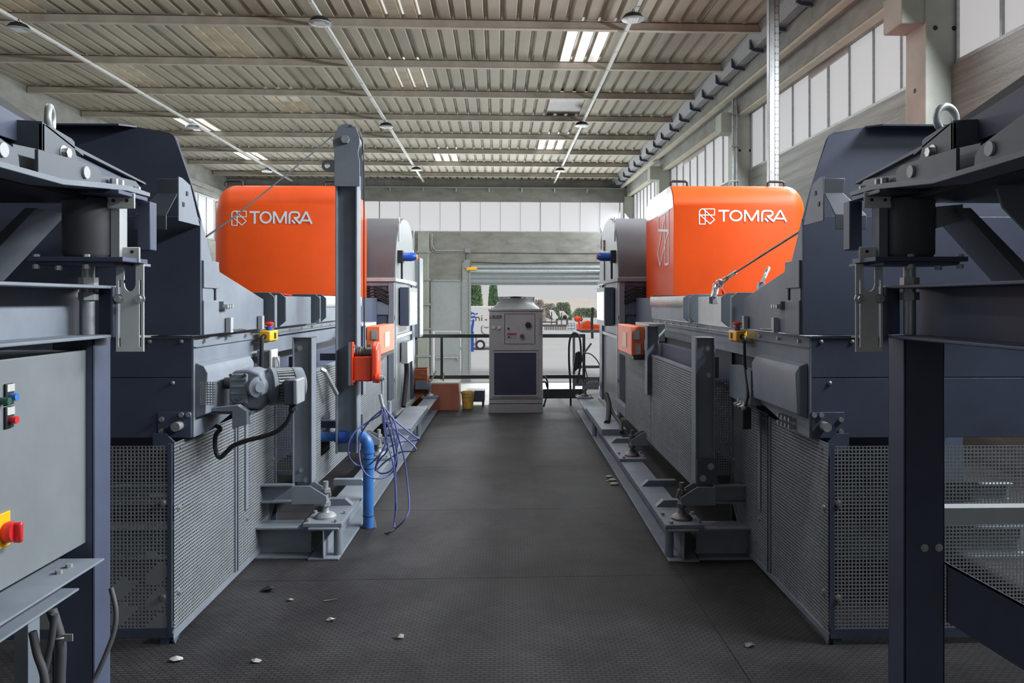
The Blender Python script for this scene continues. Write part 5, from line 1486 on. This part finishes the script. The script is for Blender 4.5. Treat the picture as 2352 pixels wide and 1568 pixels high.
for n, (base, top, Y, lab) in enumerate(((((1629, 697), (1642, 698)), ((1636, 660), (1650, 652)), 5.22, 'bent steel lifting lug holding the shackle, left of a close pair'), (((1637, 698), (1648, 698)), ((1646, 660), (1658, 652)), 5.20, 'bent steel lifting lug holding the shackle, right of a close pair'), (((1744, 666), (1757, 667)), ((1762, 614), (1773, 612)), 4.62, 'single bent steel lifting lug standing on the right chute edge'))):
    lg = thing('lifting_lug', P(base[0][0], base[0][1], Y), lab, 'lifting lug', 'bent lifting lugs')
    b0, b1 = P(*base[0], Y), P(*base[1], Y)
    zb_ = b0.z
    h_ = (zb_ + .045)
    t0, t1 = P(*top[0], Y + .02), P(*top[1], Y + .02)
    m = MB(); m.box(b0.x, b1.x, Y, Y + .05, zb_, h_); m.build('foot', galv, lg, bevel=.002)
    ax = Vector((((b0.x + b1.x) / 2), Y, h_)); tp = Vector(((t0.x + t1.x) / 2, Y + .03, max(t0.z, t1.z)))
    d_ = (tp - ax); L_ = d_.length; d_.normalize(); w_ = Vector((0, 1, 0)); hw = .024
    vs, fs = [], []
    N_ = 24
    hc = ax + d_ * (L_ - hw)
    for k in range(N_):
        a_ = 2 * math.pi * k / N_
        c_, s_ = math.cos(a_), math.sin(a_)
        vs.append(hc + d_ * (.011 * c_ * 1.8 - .012) + w_ * (.009 * s_))
        if c_ >= 0: o_ = hc + d_ * (hw * c_) + w_ * (hw * s_)
        else:
            o_ = ax + w_ * (hw * max(-1, min(1, s_ / max(.35, abs(c_)) * .8))) if abs(s_) < .8 else hc + d_ * (-(L_ - hw) * (1 - (abs(s_) - .8) / .2)) + w_ * math.copysign(hw, s_)
        vs.append(o_)
    for k in range(N_):
        j = (k + 1) % N_; fs.append((2 * k, 2 * j, 2 * j + 1, 2 * k + 1))
    m = MB(); m.add(vs, fs); m.build('eye_plate', galv, lg, smooth=0, solid=.010)
sl_ = thing('stack_light', P(1388, 590, 11.0), 'slim signal tower with amber, green and glowing red lens behind the right beacon', 'signal light')
q0 = P(1389, 585, 11.0)
for k, (m_, z0_, z1_) in enumerate(((red_lit, 0, .05), (mat('green_lens', (.03, .10, .06), .3), .055, .12), (mat('amber_lens', (.25, .07, .02), .3), .125, .19))):
    MB().cyl((q0.x, 11.0, q0.z + z0_), (q0.x, 11.0, q0.z + z1_), .022, n=18).build('light_segment', m_, sl_)
MB().cyl((q0.x, 11.0, q0.z + .19), (q0.x, 11.0, q0.z + .2), .023, n=18).build('cap', rubber, sl_)
MB().cyl((q0.x, 11.0, 1.885), (q0.x, 11.0, q0.z), .012).build('stem', rubber, sl_)
cbx = thing('cable_entry', XRm((1.45, 4.75, .9)), 'dark cable entry block under the right conveyor cover', 'cable entry')
m = MB(XRm); m.box(1.39, 1.44, 4.62, 4.80, .86, .985); m.build('block', rubber, cbx, bevel=.004)
for k in range(3):
    m = MB(XRm); m.hexa((1.38, 4.62 + .07 * k, .98), (1.40, 4.62 + .07 * k, .99), .016); m.cyl((1.41, 4.65 + .06 * k, .985), (1.41, 4.65 + .06 * k, 1.02), .012); m.build('gland', steel, cbx)
m = MB(XRm); m.box(1.43, 1.50, 4.60, 5.05, 1.0, 1.20); m.build('shelf_plate', paint, cbx)
hs2 = MB(XRm); hs2.tube([(1.16, 9.3, .52), (1.17, 9.1, .42), (1.13, 8.85, .30), (1.10, 8.75, .27)], .03); hs2.tube([(1.17, 9.1, .42), (1.2, 8.9, .34), (1.22, 8.5, .30), (1.2, 8.3, .24)], .02)
tag(hs2.build('floor_cable', rubber), 'thick black cable drooping from the right end cabinet to the raised plate', 'cable')

# ================================================================ the near feeders on both sides
def feeder(s):
    X = Mx(s)
    sd = SIDE[s]
    def at(u, d, z=0): return X((u, d, z))
    fd = thing('feeder_stand', at(1.6, 2.9), 'dark steel stand in the near %s corner carrying the vibrating trough' % sd, 'machine stand', 'feeder stands')
    m = MB(X)
    m.box(1.525, 1.535, 3.0, 3.13, -.0, 1.46); m.box(1.525, 1.68, 3.0, 3.01, 0, 1.46); m.box(1.67, 1.68, 3.0, 3.13, 0, 1.46); m.box(1.525, 1.68, 3.12, 3.13, 0, 1.46)
    m.build('post', paint_dark, fd, bevel=.004)
    m = MB(X); m.box(1.47, 1.63, .6, 3.06, 1.648, 1.660); m.box(1.47, 1.63, .6, 3.06, 1.462, 1.474); m.box(1.61, 1.622, .6, 3.06, 1.47, 1.65); m.build('channel_beam', paint if s < 0 else paint_dark, fd, bevel=.003)
    m = MB(X); m.box(1.462, 1.475, 3.02, 3.10, 1.462, 1.655); m.box(1.475, 1.54, 3.06, 3.10, 1.462, 1.655); m.build('end_bracket', paint_dark, fd, bevel=.004)
    m = MB(X); m.cyl((1.545, 3.0, 1.475), (1.545, 3.0, 1.74), .022); m.hexa((1.545, 3.0, 1.66), (1.545, 3.0, 1.69), .034); m.hexa((1.545, 3.0, 1.605), (1.545, 3.0, 1.635), .034); m.build('adjusting_spindle', galv, fd)
    if s > 0:
        m = MB(X)
        m.prism([(1.68, 2.98, .62), (1.68, 2.98, .40), (2.6, 2.98, -.18), (2.6, 2.98, .12)], (0, .012, 0)); m.prism([(1.68, 2.98, .62), (1.68, 3.10, .62), (2.6, 3.10, .12), (2.6, 2.98, .12)], (0, 0, -.01)); m.build('diagonal_brace', paint_dark, fd)
        for u in (1.60, 1.655): bolt(fd, (u, 2.998, .675), (0, -1, 0), .010, .006, xf=X)
        m = MB(X); m.box(1.68, 3.3, 3.35, 3.42, .66, .73); m.build('low_cross_rail', paint_light, fd)
    # slotted bracket facing the camera
    sl = thing('slotted_bracket', at(1.41, 3.06, 1.42), 'grey slotted adjusting bracket with two bolts on the %s feeder' % sd, 'bracket', 'slotted brackets')
    m = MB(X)
    u0, u1, z0, z1 = 1.358, 1.462, 1.408, 1.742
    t = .006
    strips_ = [(u0, u0 + .009, z0, z1), (u0 + .017, u0 + .030, z0, z1), (u1 - .030, u1 - .017, z0, z1), (u1 - .009, u1, z0, z1), (u0 + .009, u0 + .017, z0, z0 + .018), (u0 + .009, u0 + .017, z1 - .06, z1), (u1 - .017, u1 - .009, z0, z0 + .018), (u1 - .017, u1 - .009, z1 - .06, z1)]
    for a_, b_, c_, d_ in strips_: m.box(a_, b_, 3.04, 3.04 + t, c_, d_)
    pts = [(u0 + .030, z0), (u1 - .030, z0), (u1 - .030, z1 - .06)] + [(1.41 + .022 * math.cos(q * math.pi / 10), z1 - .072 - .032 * math.sin(q * math.pi / 10)) for q in range(0, 11)] + [(u0 + .030, z1 - .06)]
    m.prism([(u, 3.04, z) for u, z in pts], (0, t, 0))
    sl_b = m.build('slotted_plate', bare_plate, sl, smooth=0)
    for u in (u0 + .013, u1 - .013): bolt(sl, (u, 3.04, 1.610), (0, -1, 0), .0125, .022, xf=X)
    m = MB(X); m.box(u0, u1, 3.046, 3.10, 1.735, 1.745); m.build('top_fold', paint, sl)
    # air spring between two plates
    asx = thing('air_spring', at(1.53, 2.98, 1.75), 'dark cylindrical air spring between two plates on the %s feeder' % sd, 'air spring', 'air springs')
    cu = 1.535
    m = MB(X); m.lathe((cu, 2.98, 1.765), (0, 0, 1), [(.078, 0), (.086, .012), (.086, .195), (.089, .205), (.089, .215), (.075, .222)], 36); m.build('bellows', rubber_grey, asx)
    m = MB(X); m.box(1.36, 1.70, 2.88, 3.08, 1.745, 1.762); m.box(1.40, 1.68, 2.90, 3.06, 1.732, 1.745); m.build('lower_plate', paint_dark, asx, bevel=.002)
    m = MB(X); m.box(1.352, 1.455, 2.995, 3.003, 1.745, 1.805); fl_ = m.build('lower_flange', bare_plate, asx, bevel=.004)
    for u in (1.38, 1.43):
        m = MB(X); m.cyl((u, 2.992, 1.787), (u, 2.996, 1.787), .006); m.build('hole', rubber, fl_)
    m = MB(X); m.box(1.36, 1.70, 2.85, 3.08, 1.987, 2.002); m.build('upper_plate', paint_dark, asx, bevel=.002)
    m = MB(X); m.box(1.352, 1.455, 2.955, 2.963, 1.945, 2.004); fl_ = m.build('upper_flange', bare_plate, asx, bevel=.004)
    for u in (1.38, 1.43):
        m = MB(X); m.cyl((u, 2.951, 1.975), (u, 2.956, 1.975), .006); m.build('hole', rubber, fl_)
    m = MB(X); m.box(1.415, 1.447, 2.97, 3.03, 1.75, 2.0); m.build('guide_strip', paint_light if s < 0 else paint, asx)
    for (u, z) in ((1.68, 1.762), (1.50, 1.762), (1.68, 1.725), (1.50, 1.725), (1.60, 1.72)):
        m = MB(X); m.hexa((u, 2.90, z - .006), (u, 2.90, z + .010), .012); m.build('bolt', galv, asx)
    # sensor block beside it
    m = MB(X); m.box(1.36, 1.41, 3.10, 3.16, 1.80, 1.99); bl = m.build('side_block', paint_dark, asx, bevel=.004)
    # vibrating trough
    tr = thing('vibrating_trough', at(1.7, 2.4, 2.0), 'heavy dark vibrating trough with ribs and a lifting eye, near %s corner' % sd, 'feeder trough', 'vibrating troughs')
    def pl(u, pts):
        "outline read off the left feeder, laid into the upright plane at u"
        out = []
        for (px, py) in pts:
            q = atX(px, py, CEN - u)
            out.append((u, q.y - .05, q.z))
        return out
    def plate(u, pts, th, nm, m_, par=tr, bevel=.002):
        q = MB(X); q.prism(pl(u, pts), (th, 0, 0)); return q.build(nm, m_, par, bevel=bevel)
    rib_m = rib_paint  # blue-black tone for the ribs and plates of the trough
    plate(1.385, [(-120, 334), (0, 370), (150, 412), (235, 419), (300, 427), (345, 443), (345, 452), (292, 438), (230, 432), (145, 424), (0, 384), (-120, 350)], .27, 'base_flange', paint)
    ra = plate(1.40, [(88, 342), (150, 360), (222, 382), (232, 393), (235, 405), (233, 422), (150, 416), (88, 397)], .012, 'side_rib', rib_m)
    rb = plate(1.40, [(-160, 200), (-60, 275), (0, 316), (30, 338), (43, 358), (46, 386), (0, 374), (-160, 326)], .012, 'side_rib', rib_m)
    plate(1.455, [(30, 330), (95, 344), (95, 402), (30, 384)], .012, 'inner_plate', rib_m)
    c1 = pl(1.40, [(195, 396), (4, 344)])
    for cc_, rr_ in zip(c1, (ra, rb)):
        m = MB(X); m.cyl((1.392, cc_[1], cc_[2]), (1.415, cc_[1], cc_[2]), .021, n=22); m.build('rib_hole', paint_light, rr_)
    plate(1.43, [(233, 402), (290, 410), (312, 416), (322, 428), (322, 440), (235, 428)], .010, 'inner_rib', rib_m)
    plate(1.47, [(97, 283), (118, 290), (165, 318), (172, 326), (173, 345), (180, 372), (97, 352)], .012, 'lug_block', rib_m)
    e = pl(1.47, [(97, 283), (97, 346)])
    m = MB(X); m.prism([(1.47, e[0][1], e[0][2]), (1.64, e[0][1], e[0][2] + .01), (1.64, e[0][1], e[1][2] + .03), (1.47, e[1][1], e[1][2])], (0, .012, 0)); m.prism([(1.47, e[0][1], e[0][2]), (1.64, e[0][1], e[0][2] + .01), (1.64, e[0][1] + .25, e[0][2] - .03), (1.47, e[0][1] + .25, e[0][2] - .06)], (0, 0, .006)); m.build('lug_cross_plate', rib_m, tr)
    b_ = pl(1.47, [(146, 351)])[0]
    bolt(tr, b_, (-1, 0, 0), .017, .02, xf=X)
    plate(1.55, [(-150, 150), (0, 241), (66, 280), (100, 300), (100, 345), (-150, 260)], .010, 'trough_wall', paint_dark)
    plate(1.50, [(170, 334), (335, 420), (335, 424), (170, 342)], .06, 'trough_edge', rib_m, bevel=0)
    plate(1.52, [(100, 320), (175, 340), (330, 423), (300, 430), (235, 420), (100, 380)], .008, 'trough_side_sheet', paint_dark)
    ec_ = pl(1.56, [(107, 272)])[0]
    ey = Vector((1.56, ec_[1] + .02, ec_[2]))
    m = MB(X)
    m.tube([ey + Vector((.044 * math.sin(2 * math.pi * q / 20) * (.95 if s > 0 else .35), .044 * math.sin(2 * math.pi * q / 20) * (.3 if s > 0 else .93), .044 * math.cos(2 * math.pi * q / 20))) for q in range(20)], .0125, 14, closed=True, smooth=False)
    m.cyl(ey + Vector((0, 0, -.075)), ey + Vector((0, 0, -.045)), .026); m.build('eye_bolt', galv, tr)
    m = MB(X); m.box(1.5, 3.0, 1.2, 3.0, 1.97, 1.99); m.prism([(1.57, 1.0, 1.99), (1.57, 3.05, 1.99), (1.57, 3.05, 2.16), (1.57, 1.0, 2.50)], (1.6, 0, 0)); m.build('trough_bottom_light_block', paint_black, tr)  # trough bottom plus a solid block added to shade the panels behind
    m = MB(X); m.prism([(1.80, 2.55, 1.72), (2.5, 2.55, 1.72), (1.66, 2.55, 1.96), (1.60, 2.55, 1.96), (1.62, 2.55, 1.90)], (0, .01, 0)); m.prism([(1.92, 2.9, 1.68), (1.98, 2.9, 1.68), (1.72, 2.9, 1.94), (1.68, 2.9, 1.94)], (0, .2, 0)); m.build('under_chute', paint, tr)
    for (px, py) in ((268, 418), (282, 421), (320, 436)):
        b_ = pl(1.40, [(px, py)])[0]
        m = MB(X); m.hexa((1.41, b_[1], b_[2] - .012), (1.41, b_[1], b_[2] + .012), .014); m.build('bolt', galv, tr)
    if s > 0:
        m = MB(X); m.prism([(1.62, 2.95, 1.87), (1.72, 2.95, 1.90), (1.72, 2.95, 1.96), (1.62, 2.95, 1.95)], (0, .01, 0)); m.build('galv_angle', galv, tr)  # galvanized angle, right trough only
    return fd
feeder(-1)
feeder(1)

# left control cabinet
cc = thing('control_cabinet', (-1.75, 2.6, .66), 'light grey control cabinet with push buttons on the near left stand', 'control cabinet')
X0 = -1.600
m = MB(); m.box(X0 - .30, X0, 1.9, 3.055, .690, 1.417); m.build('housing', panel_grey, cc, bevel=.004)
m = MB(); m.box(X0 - .06, X0 - .012, 3.055, 3.02 + .21, .665, 1.425); m.build('side_plate', paint_dark, cc, bevel=.003)
for (px, py) in ((221, 811), (200, 1253)):
    q_ = atX(px, py, X0 + .0); bolt(cc, (X0 - .012, 3.10 if px < 210 else 3.13, q_.z), (1, 0, 0), .008, .004, m=paint, name='mount_bolt')
def C(px, py): return atX(px, py, X0)
def cbox(x0, x1, p0, p1, m_, nm, par, bevel=0):
    a_, b_ = C(*p0), C(*p1)
    q = MB(); q.box(x0, x1, min(a_.y, b_.y), max(a_.y, b_.y), min(a_.z, b_.z), max(a_.z, b_.z)); return q.build(nm, m_, par, bevel=bevel)
for (yy0, yy1, m_, nm) in ((882, 927, blue_pipe, 'blue_push_button'), (935, 980, red, 'red_push_button')):
    pl_ = cbox(X0, X0 + .008, (8, yy0), (27, yy1 - 0), paint_black, 'button_plate', cc, .002)
    cbox(X0 + .008, X0 + .010, (10, yy0 + 1), (27, yy0 + 15), paper, 'button_label', pl_)
    c_ = C(19, yy0 + 29)
    MB().cyl((X0 + .008, c_.y, c_.z), (X0 + .028, c_.y, c_.z), .012, n=18).build(nm, m_, pl_)
c_ = C(0, 921)
MB().cyl((X0, c_.y, c_.z), (X0 + .03, c_.y, c_.z), .012, n=18).build('green_push_button', mat('dark_green_button', (.02, .09, .06), .4), cc)
pl_ = cbox(X0, X0 + .006, (-30, 1192), (20, 1250), yellow, 'switch_plate', cc, .002)
c_ = C(13, 1219)
ro = MB().lathe((X0 + .006, c_.y - .01, c_.z), (1, 0, 0), [(.030, 0), (.034, .012), (.030, .030), (.012, .030), (0, .030)], 24).build('rotary_switch', red, pl_)
m = MB(); m.box(X0 + .03, X0 + .058, c_.y - .018, c_.y, c_.z - .034, c_.z + .030); m.build('switch_grip', red, ro, bevel=.006)
ra = thing('cabinet_rail', (-1.75, 2.4, .5), 'steel angle rail under the grey control cabinet', 'rail')
m = MB(); m.box(-1.76, -1.505, 1.6, 3.0, .640, .648); m.box(-1.76, -1.752, 1.6, 3.0, .565, .645); m.build('upper_shelf', paint, ra, bevel=.002)
m = MB(); m.box(-1.72, -1.56, 1.6, 2.93, .555, .563); m.box(-1.72, -1.712, 1.6, 2.93, .56, .64); m.box(-1.75, -1.70, 2.86, 2.93, .0, .64); m.build('lower_angle', paint, ra, bevel=.002)
for (px, py) in ((188, 1284), (135, 1286)):
    q_ = atX(px, py, -1.58); m = MB(); m.hexa((q_.x, min(q_.y, 2.9), .648), (q_.x, min(q_.y, 2.9), .660), .012); m.build('bolt', galv, ra)
for n, (pts, r_, m_, lab) in enumerate((
        ([(118, 1400, 2.75), (128, 1430, 2.75), (140, 1480, 2.75), (138, 1568, 2.75), (138, 1700, 2.75)], .017, rubber_grey, 'thick grey hose under the near left cabinet, clamped to the stand'),
        ([(125, 1410, 2.72), (118, 1470, 2.72), (108, 1520, 2.72), (100, 1568, 2.72), (98, 1690, 2.72)], .011, rubber_grey, 'thinner black hose crossing under the near left cabinet'),
        ([(75, 1450, 2.70), (85, 1500, 2.70), (100, 1545, 2.70), (106, 1600, 2.70), (108, 1700, 2.70)], .013, rubber_grey, 'dark hose leaning to the right under the near left cabinet'),
        ([(255, 1350, 2.97), (266, 1400, 2.95), (262, 1450, 2.93), (240, 1510, 2.9), (215, 1568, 2.87), (195, 1640, 2.8)], .009, rubber_grey, 'thin grey cable bowing round the near left post'))):
    h_ = MB(); h_.tube([P(a_, b_, Y_) for a_, b_, Y_ in pts], r_, 14)
    o = tag(h_.build('cable_hose', m_), lab, 'hose', 'hoses at the near left stand')
    if n == 0:
        q_ = P(139, 1462, 2.75); m = MB(); m.torus(q_, (0, 0, 1), .017, .004, 18, 6); m.box(q_.x + .01, q_.x + .045, q_.y - .01, q_.y - .005, q_.z - .012, q_.z + .012); m.build('hose_clamp', galv, o)

# ================================================================ scraps on the floor
SCR = [(617, 1357, .045, paint_black, 'crumpled dark scrap on the floor by the left guard'), (667, 1379, .022, steel_dark, 'tiny dark chip on the floor between the crumpled scrap and the stick'), (758, 1425, .026, paper, 'small white scrap on the floor below the dark stick'), (405, 1518, .034, paper, 'pale torn scrap near the front corner of the left guard'), (588, 1520, .026, paper, 'whitish curled scrap nearest the camera on the left floor'), (918, 1465, .03, steel_dark, 'thin dark sliver in the middle of the near floor'), (1720, 1485, .03, steel_dark, 'small brown scrap near the right front guard')]
for k, (px, py, r_, m_, lab) in enumerate(SCR):
    c_ = atZ(px, py, 0)
    rd = random.Random(50 + k)
    vs = [(c_.x + r_ * rd.uniform(.6, 1.1) * math.cos(a_), c_.y + r_ * .7 * rd.uniform(.6, 1.1) * math.sin(a_), r_ * rd.uniform(.05, .5)) for a_ in [i * 6.283 / 7 for i in range(7)]]
    vs = vs + [(c_.x, c_.y, r_ * .7), (c_.x, c_.y, .001)]
    m = MB(); m.add(vs, [(i, (i + 1) % 7, 7) for i in range(7)] + [((i + 1) % 7, i, 8) for i in range(7)])
    tag(m.build('floor_scrap', m_, smooth=0), lab, 'scrap', 'scraps on the floor')
c0, c1 = atZ(744, 1380, .004), atZ(775, 1375, .004)
m = MB(); m.cyl(c0, c1, .005, .002, n=6); tag(m.build('stick', steel_dark), 'short dark stick lying on the near left floor', 'stick')
for k, (px, py, r_) in enumerate(((1399, 1096, .022), (1407, 1104, .024), (1411, 1113, .026), (1395, 1105, .010))):
    c_ = atZ(px, py, 0)
    m = MB(); m.ball((c_.x, c_.y, r_ * .4), r_ * 1.5, r_, r_ * .5, 10, 6)
    tag(m.build('foam_crumb', concrete_pale), ('foam crumb by the right base beam, farthest of the little row', 'foam crumb by the right base beam, middle of the row', 'foam crumb by the right base beam, nearest of the row', 'tiniest foam crumb left of the little row by the right base beam')[k], 'crumb', 'foam crumbs by the beam')

rl_ = thing('red_lever', P(662, 680, 5.7), 'small red lever lying on top of the left side boards', 'lever')
m = MB(); m.cyl(P(651, 678, 5.7), P(669, 681, 5.7), .012, n=12); m.build('grip', red, rl_)
m = MB(); m.box(P(652, 0, 5.7).x, P(656, 0, 5.7).x, 5.69, 5.71, 1.60, P(0, 680, 5.7).z); m.build('pin', steel_dark, rl_)
